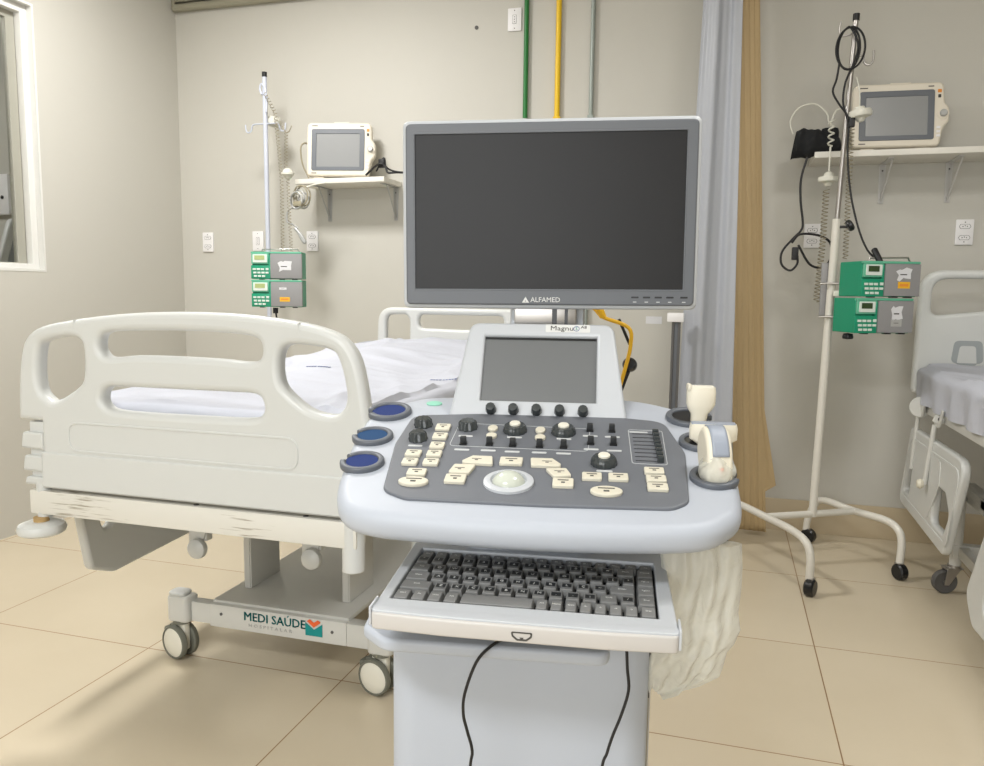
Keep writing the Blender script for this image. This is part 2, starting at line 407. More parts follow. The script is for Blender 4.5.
# ------------------------------------------------------------------ patient monitors
def patient_monitor(x, y, z, w, h, rz, label, tilt=6, sx=0):
    t = thing('patient_monitor', label, 'patient monitor', (x, y, z), rz, world=False)
    L = frame((0,0,.012), (1,0,0), (0,math.sin(R(tilt)),math.cos(R(tilt))), (0,-math.cos(R(tilt)),math.sin(R(tilt))))
    hw = w/2
    prof = fillet([(-hw,0),(hw*.86,0),(hw*.92,h*.22),(hw*.96,h*.30),(hw+.012,h*.38),(hw+.012,h*.60),(hw*.96,h*.68),(hw*.94,h),(-hw,h)], [.02,.02,.02,.02,.03,.03,.02,.03,.03])
    b = B().m('moncase'); b.slab(prof, .045, .010, (), L)
    b.slab(fillet([(-hw*.8,.01),(hw*.8,.01),(hw*.75,h*.9),(-hw*.8,h*.9)], .03), .07, .02, (), L, z=-.065)
    b.slab(fillet([(-hw*.2,h-.006),(hw*.25,h-.006),(hw*.25,h+.006),(-hw*.2,h+.006)], .004), .03, .003, (), L, z=.005)
    b.box(-hw*.8,-.03,0,-hw*.5,.02,.014,.003).box(hw*.4,-.03,0,hw*.7,.02,.014,.003)
    b.build('case', t)
    sx0, sx1, sy0, sy1 = -hw+.028, hw*.74, h*.10, h*.88
    B().m('monbez').slab(rect(sx0, sy0, sx1, sy1, .012), .006, .002, [rect(sx0+.028, sy0+.022, sx1-.028, sy1-.028, .004)], L, z=.0425).build('bezel', t)
    B().m('monscr').slab(rect(sx0+.02, sy0+.018, sx1-.02, sy1-.02), .001, 0, (), L, z=.0445).build('screen', t)
    B().m('moncase').lathe([(0,0),(.026,0),(.026,.006),(.0,.006)], 24, L @ T(hw*.92, h*.5, .043)).m('bracket').lathe([(0,0),(.015,0),(.016,.012),(.013,.016),(0,.016)], 24, L @ T(hw*.92, h*.5, .047)).build('rotary_knob', t)
    B().m('orange').slab(rect(hw*.80, h*.83, hw*.88, h*.88, .002), .002, 0, (), L, z=.045).build('button', t, label='orange alarm button')
    B().m('print').slab(rect(hw*.81, h*.75, hw*.87, h*.80, .002), .002, 0, (), L, z=.045).build('button', t)
    for k in range(3): B().m('outlet').slab(rect(hw*.79, h*(.14+.065*k), hw*.87, h*(.175+.065*k), .002), .002, 0, (), L, z=.045).build('button', t)
    q = B().m('print'); q.slab(rect(sx0, h*.93, sx0+.035, h*.945), .0006, 0, (), L, z=.0452).slab(rect(hw*.6, h*.925, hw*.72, h*.94), .0006, 0, (), L, z=.0452).slab(rect(sx0, h*.045, sx0+.03, h*.06), .0006, 0, (), L, z=.0452)
    q.build('printed_marks', t)
    return t
patient_monitor(-2.175, 4.21, 1.886, .385, .305, 14, 'cream patient monitor with grey screen on the left shelf, facing the bed')
patient_monitor(.735, 4.20, 1.931, .405, .30, 4, 'cream patient monitor with grey screen on the right shelf', 8)

# ------------------------------------------------------------------ casters
def castor(parent, x, y, az, hz=.165, r=.058, stem=.02, tw=True, mcol='tyre', pedal=True, w=.034):
    """twin-wheel caster; az = direction of the axle (deg). Wheel centre trails the stem."""
    A = T(x, y, 0) @ RZ(az)
    b = B(); b.xf = A; b.m('brass').cyl((0,0,hz-.03), (0,0,hz), stem)
    b.m('hub').slab(fillet([(-.024,r*.8),(.026,r*.8),(.03,hz-.028),(-.028,hz-.028)], .012), w*.8, .004, (), FRONT @ RY(90) , z=-w*.4) if False else None
    b.m('hub').box(-w*.34, -.032, r*.55, w*.34, .026, hz-.032, .008)
    b.m('tyre').lathe([(0,0),(.03,0),(.03,.012),(0,.012)], 20, T(0,0,hz-.04))
    root = b.build('caster', parent)
    wl = B(); wl.xf = A
    for sgn in ((-1, 1) if tw else (1,)):
        q = T(sgn*w*.36 if tw else -w/2, -.012, r) @ RY(90*sgn)
        wl.m(mcol).lathe([(r*.6,0),(r*.93,0),(r,.004),(r,.016),(r*.93,.021),(r*.86,.021),(r*.86,.015),(r*.6,.015)], 32, q)
        wl.m('hub').lathe([(0,.0),(r*.86,.002),(r*.86,.017),(r*.80,.020),(r*.3,.022),(0,.023)], 32, q)
    wl.build('wheel', root)
    if pedal:
        p = B(); p.xf = A; p.m('tyre').box(-.02, -.075, r*1.35, .02, -.04, r*1.7, .008).box(-.016,-.05,r*1.35,.016,-.01,r*1.95,.006); p.build('brake_pedal', root)
    return root

# ------------------------------------------------------------------ left bed
bed = thing('hospital_bed', 'white hospital bed with a large slotted footboard and castors, left of the ultrasound machine', 'bed', (-1.33, 2.7, 0))
YB = 1.70
out = catmull([(-1.862,.884),(-1.858,.97),(-1.845,1.06),(-1.822,1.112),(-1.771,1.143),(-1.669,1.163),(-1.539,1.179),(-1.414,1.188),(-1.263,1.191),(-1.12,1.186),(-.982,1.171),(-.895,1.150),(-.852,1.121),(-.827,1.075),(-.811,1.0),(-.801,.921),(-.798,.884)], 4)
out = [tuple(p[:2]) for p in [(v.x, v.y) for v in [V(p) for p in out]]]
out += [(-.798,.72),(-.80,.705),(-1.0,.700),(-1.60,.700),(-1.775,.700),(-1.785,.72),(-1.785,.884)]
hs = [[(-1.762,1.070),(-1.745,1.102),(-1.69,1.118),(-1.645,1.113),(-1.632,1.085),(-1.635,1.017),(-1.654,.985),(-1.706,.943),(-1.736,.945),(-1.762,.971),(-1.768,1.02)],
 [(-1.559,1.1),(-1.545,1.128),(-1.478,1.138),(-1.324,1.143),(-1.178,1.140),(-1.105,1.130),(-1.090,1.105),(-1.098,1.078),(-1.135,1.070),(-1.209,1.074),(-1.327,1.076),(-1.45,1.074),(-1.525,1.067),(-1.551,1.078)],
 [(-1.557,.962),(-1.539,.986),(-1.485,.990),(-1.33,.991),(-1.182,.992),(-1.11,.990),(-1.090,.970),(-1.093,.942),(-1.13,.928),(-1.273,.925),(-1.426,.924),(-1.52,.927),(-1.551,.940)],
 [(-1.021,1.08),(-1.005,1.112),(-.96,1.118),(-.905,1.108),(-.882,1.085),(-.866,1.03),(-.863,.985),(-.880,.957),(-.912,.950),(-.945,.962),(-.999,1.000),(-1.019,1.03)]]
hs = [[((a-.021) if a < (min(q[0] for q in h)+max(q[0] for q in h))/2 else a, c) for a, c in h] for h in hs]
hs = [[(p.x, p.y) for p in catmull([(a,b_,0) for a,b_ in h], 4, True)] for h in hs]
fb = B().m('white_plastic')
fb.slab(out, .048, .017, hs, FRONT, z=-YB-.024, res=4)
# raised rims round the openings, recessed field, step and side ribs
fb.slab(rect(-1.784,.700,-.80,.80,.003), .012, .004, (), FRONT, z=-YB+.016)
rc = fillet([(-1.692,.806),(-.990,.806),(-.990,.890),(-1.692,.890)], .035, 6); ri = fillet([(-1.686,.812),(-.996,.812),(-.996,.884),(-1.686,.884)], .031, 6)
fb.slab(rc, .004, .0015, [ri], FRONT, z=-YB+.0225)
RIBS = ((.805,.852,0), (.742,.787,.003), (.704,.727,.006))
for za, zb, dx in RIBS:
    fb.slab(fillet([(-1.857+dx,za),(-1.78,za),(-1.78,zb),(-1.850+dx,zb)], [.005,0,0,.012]), .044, .006, (), FRONT, z=-YB-.020)
fb.box(-1.835, YB-.012, .71, -1.77, YB+.02, .88, .004)
for za, zb, dx in RIBS: fb.box(-.83, YB-.028, za, -.797, YB+.02, zb, .006)
fb.build('footboard', bed)
fbj = B().m('white_plastic')
for hx, hz in ((-1.655,1.165), (-.985,1.172)):
    fbj.box(hx-.0015, YB-.0245, hz-.03, hx+.0015, YB+.0245, hz-.001, .0005)
fbj.build('seam', bed)
bb = B().m('worn').box(-1.835, 1.675, .622, -.835, 1.73, .690, .006)
bb.m('slot').cyl((-1.30,1.69,.689), (-1.30,1.69,.6915), .007, 12).cyl((-.98,1.69,.689), (-.98,1.69,.6915), .007, 12)
bb.build('foot_beam', bed, label='scuffed white cross beam under the footboard')
x = -1.802
b = B().m('white_plastic').lathe([(0,0),(.050,0),(.060,.006),(.063,.016),(.058,.028),(.040,.035),(.03,.036),(0,.036)], 32, T(x, 1.68, .566))
b.m('chip').cyl((x,1.68,.600), (x,1.68,.614), .020)
b.m('white_plastic').cyl((x,1.695,.61), (x,1.695,.715), .020)
b.build('bumper_roller', bed)
B().m('white_plastic').cyl((-.855,1.70,.560), (-.855,1.70,.705), .028, bev=.003).build('corner_post', bed)
# mattress deck
dk = B().m('bed_metal')
for x in (-1.77, -.90): dk.box(x-.02, 1.70, .70, x+.02, 3.80, .76, .004)
for y in (1.9, 2.5, 3.1, 3.7): dk.box(-1.75, y-.02, .71, -.92, y+.02, .75, .003)
dk.box(-1.77, 1.74, .76, -.90, 3.76, .775, .003)
dk.build('mattress_deck', bed)
# lift frame: sub frame beams, knobs
sf = B().m('bed_metal')
for x in (-1.56, -1.12): sf.box(x-.02, 1.75, .625, x+.02, 3.75, .685, .004)
sf.build('sub_frame', bed)
# base
base = B().m('bed_metal')
base.box(-1.60, 2.13, .135, -1.10, 2.18, .212, .004)
base.box(-1.60, 3.33, .135, -1.10, 3.38, .212, .004)
base.box(-1.60, 2.15, .205, -1.10, 3.36, .220, .003)
base.box(-1.675, 2.135, .14, -1.60, 2.175, .208, .003).box(-1.10, 2.132, .135, -1.00, 2.178, .21, .003)
base.box(-1.675, 3.335, .14, -1.60, 3.375, .208, .003).box(-1.10, 3.335, .135, -1.00, 3.375, .21, .003)
baseo = base.build('base_frame', bed)
lg = B().m('teal').text('MEDI SAÚDE', .0405, frame((-1.470,2.1285,.186), (1,0,0), (0,0,1), (0,-1,0)), .0006, 'LEFT', 1.0)
lg.bm.verts.ensure_lookup_table()
lg.text('MEDI SAÚDE', .0405, frame((-1.4690,2.1285,.1863), (1,0,0), (0,0,1), (0,-1,0)), .0006, 'LEFT', 1.0)
lg.m('bracket').text('H O S P I T A L A R', .0155, frame((-1.452,2.1285,.158), (1,0,0), (0,0,1), (0,-1,0)), .0005, 'LEFT', 1.25)
ex = -1.242
lg.m('teal').slab([(ex,.155),(ex+.060,.155),(ex+.060,.197),(ex+.030,.176),(ex,.197)], .0012, 0, (), FRONT, z=-2.1296+.001)
lg.m('lorange').slab([(ex+.005,.202),(ex+.016,.209),(ex+.030,.199),(ex+.044,.209),(ex+.055,.202),(ex+.030,.183)], .0012, 0, (), FRONT, z=-2.1296+.001)
lg.build('brand_lettering', baseo, ang=20, label='teal and orange lettering')
for x in (-1.555, -1.045+.0):
    B().m('slot').cyl((x,2.1275,.182 if x < -1.3 else .178), (x,2.131,.182 if x < -1.3 else .178), .005, 12).build('screw', baseo) if x < -1.3 else B().m('slot').cyl((-1.148,2.1275,.176), (-1.148,2.131,.176), .005, 12).build('screw', baseo)
for (x, y, az) in ((-1.72,2.15,-105), (-.975,2.135,-102), (-1.70,3.355,20), (-.965,3.355,60)):
    c = B().m('bed_metal'); c.slab(fillet([(x-.045,y-.030),(x+.035,y-.030),(x+.05,y+.030),(x-.045,y+.030)], .02), .092, .010, (), None, z=.132)
    c.m('white_plastic').slab(fillet([(x-.042,y-.028),(x+.025,y-.028),(x+.025,y+.028),(x-.042,y+.028)], .022), .014, .006, (), None, z=.222)
    c.build('corner_housing', bed)
    castor(bed, x-.005, y, az)
# lift plates
for (x, y0, y1, zt) in ((-1.535,2.27,2.45,.64), (-1.155,2.26,2.44,.64), (-1.535,3.05,3.2,.64), (-1.155,3.05,3.2,.64)):
    b = B().m('bed_metal').box(x-.004, y0, .222, x+.004, y1, zt, .002)
    b.box(x-.022, y0-.004, .222, x+.0, y0+.004, zt, .002); b.build('lift_plate', bed)
b = B().m('bed_metal').slab(fillet([(-1.62,.56),(-1.45,.56),(-1.42,.625),(-1.64,.625)], .02), .02, .003, (), FRONT, z=-2.27)
b.slab(fillet([(-1.24,.545),(-1.08,.545),(-1.06,.625),(-1.26,.625)], .02), .02, .003, (), FRONT, z=-2.27); b.build('gusset', bed)
for (x, y, z) in ((-1.515,2.0,.455), (-1.121,2.0,.466), (-1.38,2.9,.42)):
    b = B().m('bed_metal').slab(fillet([(x-.05,z-.03),(x-.02,z-.035),(x+.05,z+.16),(x-.05,z+.16)], .01), .006, .001, (), FRONT, z=-y)
    b.box(x-.03, y, z+.02, x+.01, y+.03, .64, .003)
    b.m('white_plastic').lathe([(0,0),(.026,.004),(.032,.014),(.030,.028),(.018,.036),(0,.038)], 20, T(x-.012, y+.002, z) @ RX(90))
    b.build('adjuster_knob', bed)
# folded side rail hanging below, far side
rl = B().m('white_plastic')
ro = fillet([(1.84,.63),(1.885,.385),(1.98,.345),(2.50,.37),(2.66,.46),(2.66,.63)], [.01,.03,.06,.06,.04,.02])
rl.slab(ro, .034, .012, [fillet([(1.915,.60),(1.945,.475),(2.06,.60)], [.015,.03,.015])], SIDE, z=-1.87, res=3)
rl.build('side_rail', bed)
b = B().m('bed_metal').box(-1.845, 2.28, .50, -1.80, 2.40, .60, .006).m('steel').box(-1.80, 2.36, .53, -1.77, 2.44, .62, .003).m('lorange').box(-1.802, 2.40, .60, -1.795, 2.43, .612, .001)
b.build('rail_bracket', bed)
# near side rail, mostly behind the machine
rl = B().m('white_plastic').slab(fillet([(2.0,.60),(2.0,.30),(2.9,.30),(2.9,.60)], .08), .034, .012, [fillet([(2.1,.55),(2.1,.42),(2.3,.42),(2.3,.55)], .05)], SIDE, z=-.83, res=3)
rl.build('side_rail', bed)
# headboard
hb = B().m('white_plastic')
hbo = fillet([(-1.775,.70),(-1.76,1.165),(-.84,1.165),(-.825,.70)], [.01,.09,.09,.01], 8)
hh = [fillet([(-1.715,.93),(-1.712,1.125),(-1.60,1.13),(-1.58,1.10),(-1.58,1.0),(-1.65,.93)], .035, 5),
      fillet([(-1.53,1.06),(-1.53,1.13),(-1.07,1.13),(-1.07,1.06),(-1.3,1.055)], [.03,.03,.03,.03,0], 5),
      fillet([(-1.02,1.0),(-1.02,1.10),(-1.0,1.13),(-.888,1.125),(-.885,.93),(-.95,.93)], .035, 5)]
hb.slab(hbo, .045, .016, hh, FRONT, z=-3.845, res=3)
hb.build('headboard', bed)

def clothgrid(x0, x1, y0, y1, ztop, drop, seed, amp=.006, raise_=None, side=(1,1,1,1)):
    """sheet laid over a mattress and falling down its sides: u across, v along."""
    rnd = random.Random(seed)
    fl = [(rnd.uniform(0,6.3), rnd.uniform(2,7), rnd.uniform(-3,3), rnd.uniform(.3,1)) for _ in range(7)]
    W, L = x1-x0, y1-y0
    def f(u, v):
        a = -drop+u*(W+2*drop); b_ = -drop+v*(L+2*drop)
        dx = min(a, 0)+max(a-W, 0) if True else 0; dy = min(b_, 0)+max(b_-L, 0)
        cx = min(max(a, 0), W); cy = min(max(b_, 0), L)
        d = max(abs(dx), abs(dy)); r = .035
        if d > 0:
            th = min(d/r, PI/2); off = r*math.sin(th); dz = -r*(1-math.cos(th))-max(0, d-r*PI/2)
        else: off = 0; dz = 0
        sx = (1 if dx > 0 else -1 if dx < 0 else 0)*off*(abs(dx)/d if d else 0); sy = (1 if dy > 0 else -1 if dy < 0 else 0)*off*(abs(dy)/d if d else 0)
        wob = sum(k*math.sin(p+q*(cx*1.7)+s*cy*1.9) for p, q, s, k in fl)*amp
        ridge = amp*1.3*(abs(math.sin(cx*6+cy*2.2+seed+wob*40))**9+abs(math.sin(cx*3-cy*5+1.3*seed+wob*60))**12+.7*abs(math.sin(cx*9+cy*7+seed+wob*90))**10+.6*abs(math.sin(cx*2-cy*11+2+wob*50))**14)
        z = ztop(cx, cy) if callable(ztop) else ztop
        fold = 0
        if d > r: fold = .010*math.sin((cx+cy)*26+seed)*min(1, (d-r)/.1)
        return V((x0+cx+sx+(fold if dx else 0), y0+cy+sy+(fold if dy else 0), z+dz+(wob+ridge)*(1 if d == 0 else .3)))
    return f
def mtop(cx, cy):
    y = 1.76+cy
    z = .940
    if y > 2.75: z += min(1, (y-2.75)/.9)*.055
    return z
mt = B().m('mattress')
mt.box(-1.755, 1.765, .777, -.875, 2.74, .917, .02); mt.box(-1.755, 2.74, .777, -.875, 3.775, .925, .02)
single(mt, 'mattress', 'grey mattress on the left hospital bed, under a white sheet', 'mattress')
cf = clothgrid(-1.765, -.865, 1.76, 3.78, mtop, .115, 3, .0075)
sh = B().m('sheet').grid(cf, 120, 220)
for px, py in ((-1.398, 2.512), (-.917, 2.503)):
    for k in range(9):
        mx_ = px-.045+k*.0105+(.004 if k > 3 else 0); z_ = cf((mx_+.003+1.765+.115)/(.9+.23), (py-1.76+.115)/(2.02+.23)).z
        sh.m('bluemark').box(mx_, py-.005, z_+.0005, mx_+(.006 if k % 3 else .0075), py+.005, z_+.002)
sheet = single(sh, 'bed_sheet', 'creased white sheet with small blue print on the left hospital bed', 'bed sheet')

# ------------------------------------------------------------------ drip stand + pumps left
t = thing('iv_stand', 'white drip stand with a black cap behind the left bed, carrying two green pumps', 'drip stand', (-2.6, 4.1, 0))
B().m('pole').cyl((-2.597,4.1,.12), (-2.60,4.1,2.46), .0135).build('pole', t)
B().m('black').cyl((-2.60,4.1,2.46), (-2.60,4.1,2.488), .0145).build('cap', t)
B().m('pole').tube([(-2.61,4.085,2.36),(-2.622,4.085,2.39),(-2.612,4.085,2.42),(-2.585,4.08,2.39),(-2.575,4.08,2.33),(-2.58,4.08,2.26)], .006, 5).build('hook', t, label='short curled hook near the top')
hk = lambda s: [(-2.60+s*.01,4.1,2.20),(-2.60+s*.07,4.1,2.20),(-2.60+s*.088,4.1,2.19),(-2.60+s*.095,4.1,2.165),(-2.60+s*.112,4.1,2.155),(-2.60+s*.128,4.1,2.165),(-2.60+s*.132,4.1,2.20)]
for s in (-1, 1): B().m('pole').tube(hk(s), .0045, 4).build('hook', t)
for k in range(4):
    a = R(45+90*k)
    lg = B().m('pole').tube([(-2.6,4.1,.15),(-2.6+.12*math.cos(a),4.1+.12*math.sin(a),.14),(-2.6+.24*math.cos(a),4.1+.24*math.sin(a),.075)], .012, 4)
    o = lg.build('leg', t)
    B().m('black').cyl((-2.6+.24*math.cos(a)-.01,4.1+.24*math.sin(a),.03), (-2.6+.24*math.cos(a)+.01,4.1+.24*math.sin(a),.03), .03).build('wheel', o)

def pump(x, y, z, rz, w, h, dep, label, stickers, lcd, side=.0, handle=True, group=None):
    t = thing('infusion_pump', label, 'infusion pump', (x, y, z), rz, group=group, world=False)
    hw = w/2; xs = -hw+w*.385
    b = B().m('green')
    b.slab(fillet([(0,0),(dep,0),(dep,h),(0,h)], .006), w-.006, .004, (), frame((-hw+.003,0,0),(0,1,0),(0,0,1),(1,0,0)))
    b.box(-hw, -.012, 0, xs, .0, h*.50, .004)
    b.m('greenlt').box(-hw, -.015, h*.93, hw, .004, h, .004).m('green').box(xs-.012,-.010,.003,xs,.002,h*.9,.002)
    b.build('housing', t)
    B().m('pgray').box(xs, -.016, h*.02, hw+.002, 0, h*.93, .004).build('door', t)
    B().m('greenlt').slab(fillet([(-hw+.004,h*.55),(xs-.012,h*.55),(xs-.006,h*.93),(-hw+.004,h*.93)], .004), .012, .002, (), FRONT, z=.003).m('pwhite').slab(rect(-hw+.012,h*.60,xs-.016,h*.90,.004), .004, .001, (), FRONT, z=.014).build('display_panel', t)
    B().m(lcd).slab(rect(-hw+.022,h*.70,xs-.030,h*.86,.002), .002, 0, (), FRONT, z=.0175).build('lcd', t)
    k = B().m('pwhite')
    for i in range(3):
        for j in range(4 if i == 1 else 3):
            x0 = -hw+.010+j*.022+(.003*(2-i)); k.box(x0, -.0155, h*(.07+.125*i), x0+.017, -.011, h*(.07+.125*i)+.010, .001)
    k.m('pwhite').box(-hw+.010+3*.022+.005, -.0155, h*.32, -hw+.010+3*.022+.02, -.011, h*.40, .001)
    k.build('keypad', t)
    for sx, sz, sw, shh, mk, jag in stickers:
        if jag:
            rnd = random.Random(jag); bs = [(-.5,.28),(-.28,.42),(-.1,.36),(.1,.5),(.5,.44),(.44,.1),(.5,-.3),(.1,-.34),(-.05,-.28),(-.3,-.5),(-.42,-.46),(-.36,-.1)]
            pl = [(sx+sw*(a+rnd.uniform(-.06,.06)), sz+shh*(c+rnd.uniform(-.06,.06))) for a, c in bs]
        else: pl = rect(sx-sw/2, sz-shh/2, sx+sw/2, sz+shh/2)
        q = B().m(mk).slab(pl, .0006, 0, (), FRONT, z=.0162)
        if mk == 'yellow': q.m('orange').slab(rect(sx-sw*.36, sz-shh*.2, sx+sw*.36, sz+shh*.2), .0002, 0, (), FRONT, z=.0168)
        else: q.m('print').slab(rect(sx-sw*.25, sz-shh*.05, sx+sw*.2, sz+shh*.03), .0002, 0, (), FRONT, z=.0168)
        q.build('sticker', t)
    if handle: B().m('steel').tube([(-hw+.05,.03,h),(-hw+.052,.03,h+.014),(hw-.03,.03,h+.018),(hw-.02,.03,h)], .004, 0).build('handle', t)
    for fx in (-hw*.6, hw*.2, hw*.7): B().m('black').box(fx-.012, -.01, -.004, fx+.012, .02, .002, .001).build('foot', t)
    c = B().m('green').box(-hw*.3, dep, h*.3, hw*.1, dep+.03, h*.7, .004); c.build('clamp', t)
    return t
PW, PH = .335, .148
XP, YP = -2.345, 3.78
pump(XP, YP, 1.155, 16, .275, .146, .10, 'green and grey infusion pump with a yellow sticker, lower one on the left stand', [(.045,.042,.055,.024,'yellow',0),(.035,.10,.04,.012,'paper',0)], 'lcd', handle=False)
pump(XP, YP, 1.306, 16, .275, .146, .10, 'green and grey infusion pump with a torn white label, upper one on the left stand', [(.045,.068,.075,.060,'paper',5)], 'lcd')
# right stand
t = thing('iv_stand', 'cream drip stand on a wheeled base carrying two green pumps, right of the curtain', 'drip stand', (.43, 3.86, 0))
B().m('poleR').cyl((.430,3.86,.225), (.457,3.86,1.593), .018).build('pole', t)
B().m('steel').cyl((.457,3.86,1.58), (.4845,3.86,2.452), .011).build('upper_pole', t, label='thin bare steel upper pole')
B().m('rubber').cyl((.4845,3.86,2.44), (.485,3.86,2.468), .014).build('cap', t)
B().m('black').cyl((.47,3.85,1.557), (.50,3.845,1.557), .006).lathe([(0,0),(.022,0),(.026,.006),(.026,.018),(.020,.024),(0,.025)], 24, T(.50,3.845,1.557) @ RY(60) @ RX(0)).build('clamp_knob', t)
for pts in ([(.475,3.86,2.285),(.52,3.86,2.29),(.528,3.86,2.262),(.545,3.86,2.25),(.562,3.86,2.265),(.564,3.86,2.31)], [(.475,3.86,2.385),(.43,3.86,2.38),(.42,3.86,2.41),(.425,3.86,2.44)]):
    B().m('steel').tube(pts, .0045, 4).build('hook', t)
lg = B().m('poleR').tube([(.386,3.43,.06),(.385,3.44,.16),(.366,3.47,.215),(.314,3.56,.236),(.225,3.72,.236),(.10,3.93,.236),(.05,4.01,.215),(.03,4.04,.16),(.03,4.045,.06)], .017, 5)
l1 = lg.build('leg', t)
lg = B().m('poleR').tube([(.790,3.76,.06),(.795,3.77,.16),(.781,3.79,.215),(.738,3.86,.236),(.625,3.98,.236),(.511,4.14,.236),(.470,4.17,.20),(.445,4.185,.12),(.440,4.19,.06)], .017, 5)
l2 = lg.build('leg', t)
B().m('poleR').cyl((.215,3.735,.236), (.628,3.975,.236), .016).build('crossbar', t)
for l, x, y, az in ((l1,.395,3.43,-25), (l2,.785,3.76,30), (l1,.03,4.045,20), (l2,.440,4.19,60)):
    w = B(); w.xf = T(x, y, 0) @ RZ(az)
    w.m('black').lathe([(0,-.02),(.030,-.02),(.036,-.014),(.036,.014),(.030,.02),(0,.02)], 24, T(0,-.014,.036) @ RY(90)).m('steel').box(-.012,-.02,.055,.012,.012,.075,.003)
    w.build('wheel', l)
pump(.643, 3.71, 1.094, 24, .262, .150, .165, 'green and grey pump with a torn label and dark screen, lower one on right stand', [(.055,.085,.055,.07,'paper',9),(.055,.045,.05,.03,'bracket',0)], 'lcdoff', handle=False)
pump(.660, 3.71, 1.250, 24, .262, .150, .165, 'green and grey infusion pump with an orange-yellow sticker, upper one on the right stand', [(.055,.095,.07,.055,'paper',4),(.058,.05,.055,.028,'yellow',0)], 'lcdoff')

# pump mounts between pump and pole
for (x0, x1, y, z, mk) in ():
    pass
cl = B().m('coil').box(.50, 3.80, 1.27, .525, 3.83, 1.35, .004).box(.455, 3.81, 1.25, .50, 3.83, 1.275, .003).box(.50, 3.79, 1.12, .52, 3.82, 1.20, .004)
cl.m('pgray').box(.408, 3.88, 1.16, .445, 3.90, 1.40, .004).m('steel').tube([(.40,3.84,1.305),(.44,3.835,1.308),(.50,3.83,1.306)], .005).tube([(.40,3.84,1.155),(.44,3.835,1.158),(.50,3.83,1.156)], .005)
cl.m('black').lathe([(0,0),(.022,.004),(.024,.012),(.02,.026),(0,.03)], 18, T(.52,3.77,1.06))
single(cl, 'pole_clamp', 'cream and grey clamp bracket joining the pumps to the right stand', 'clamp')

# ------------------------------------------------------------------ cords
def coil(pts, r=.011, pitch=.013, tr=.0022, n=8):
    P = [V(p) for p in pts]; out = []; s = 0; th = 0
    for a, c in zip(P, P[1:]):
        L = (c-a).length; d = (c-a)/L; u = d.cross(V((0,1,0))); u.normalize(); v = d.cross(u)
        k = max(1, int(L/pitch*n))
        for i in range(k):
            out.append(a+d*L*i/k+(u*math.cos(th)+v*math.sin(th))*r); th += 2*PI/n
    return out
c1 = B().m('coil_dark').tube(coil([(-2.575,4.06,2.36),(-2.51,4.06,2.25),(-2.49,4.06,2.06),(-2.475,4.06,1.86),(-2.465,4.04,1.47)], .010, .019), .0018, res=1)
single(c1, 'coiled_tube', 'beige coiled tube hanging from the top of the left drip stand', 'coiled tube')
c2 = B().m('coil_dark').tube(coil([(-2.405,4.0,2.125),(-2.41,4.0,1.93)], .009, .018), .0018, res=1).tube([(-2.37,4.0,2.16),(-2.385,4.0,2.13),(-2.405,4.0,2.12),(-2.43,4.0,2.16)], .003)
c2.tube(coil([(-2.40,4.0,1.88),(-2.395,4.0,1.70),(-2.385,4.0,1.465)], .009, .018), .0018, res=1)
c2.m('coil').lathe([(0,0),(.018,.004),(.026,.018),(.036,.024),(.036,.036),(.026,.042),(.022,.052),(.012,.058),(0,.058)], 24, T(-2.40,4.0,1.868))
single(c2, 'coiled_tube', 'beige coiled tube with a white plug hanging beside the left shelf', 'coiled tube')
single(B().m('coil').lathe([(0,0),(.028,.004),(.045,.02),(.045,.045),(.03,.06),(0,.062)], 24, T(-2.585,4.155,2.19) @ RY(12)), 'round_plug', 'round white plug behind the left drip stand pole at hook height', 'plug')
bd = B().m('bracket')
rnd = random.Random(4)
for k in range(7):
    cx, cz = -2.36+rnd.uniform(-.012,.012), 1.77+rnd.uniform(-.02,.02); rr = rnd.uniform(.035,.062)
    bd.m(('bracket','coil','coil_dark')[k % 3]).tube([(cx+rr*.8*math.cos(a), 4.06+.01*k-.03, cz+rr*math.sin(a)) for a in [2*PI*i/14 for i in range(14)]], .0045, 2, True, res=2)
bd.m('coil').tube([(-2.31,4.05,1.83),(-2.25,4.06,1.845),(-2.20,4.07,1.852)], .005, 4)
bd.m('bracket').tube([(-2.37,4.05,1.72),(-2.43,4.05,1.70),(-2.44,4.05,1.64),(-2.40,4.05,1.62),(-2.37,4.05,1.60)], .005, 5).tube([(-2.39,4.05,1.60),(-2.35,4.05,1.56),(-2.325,4.05,1.52),(-2.34,4.05,1.53),(-2.37,4.05,1.58)], .009, 4)
bd.m('coil_dark').box(-2.385,4.02,1.72,-2.33,4.05,1.75,.008)
single(bd, 'cable_bundle', 'bundle of grey and beige cables tied below the left end of the left shelf', 'cable bundle')
pc = B().m('rubber').tube([(-1.99,4.15,1.90),(-1.90,4.13,1.955),(-1.86,4.13,1.935),(-1.84,4.12,1.905),(-1.78,4.13,1.905),(-1.70,4.15,1.90)], .006, 5).tube([(-1.93,4.16,1.92),(-1.88,4.15,1.99),(-1.865,4.15,1.94),(-1.80,4.12,1.91),(-1.72,4.12,1.9)], .005, 5).box(-1.91,4.14,1.935,-1.875,4.16,1.985,.006)
single(pc, 'extension_lead', 'black extension lead lying on the left shelf beside the patient monitor', 'cord')
single(B().m('coil_dark').tube([(-2.34,4.13,1.89),(-2.375,4.12,1.97),(-2.385,4.12,2.06),(-2.37,4.14,2.09),(-2.35,4.16,2.08)], .005, 5), 'sensor_cable', 'thin cable rising at the left side of the left patient monitor', 'cable')

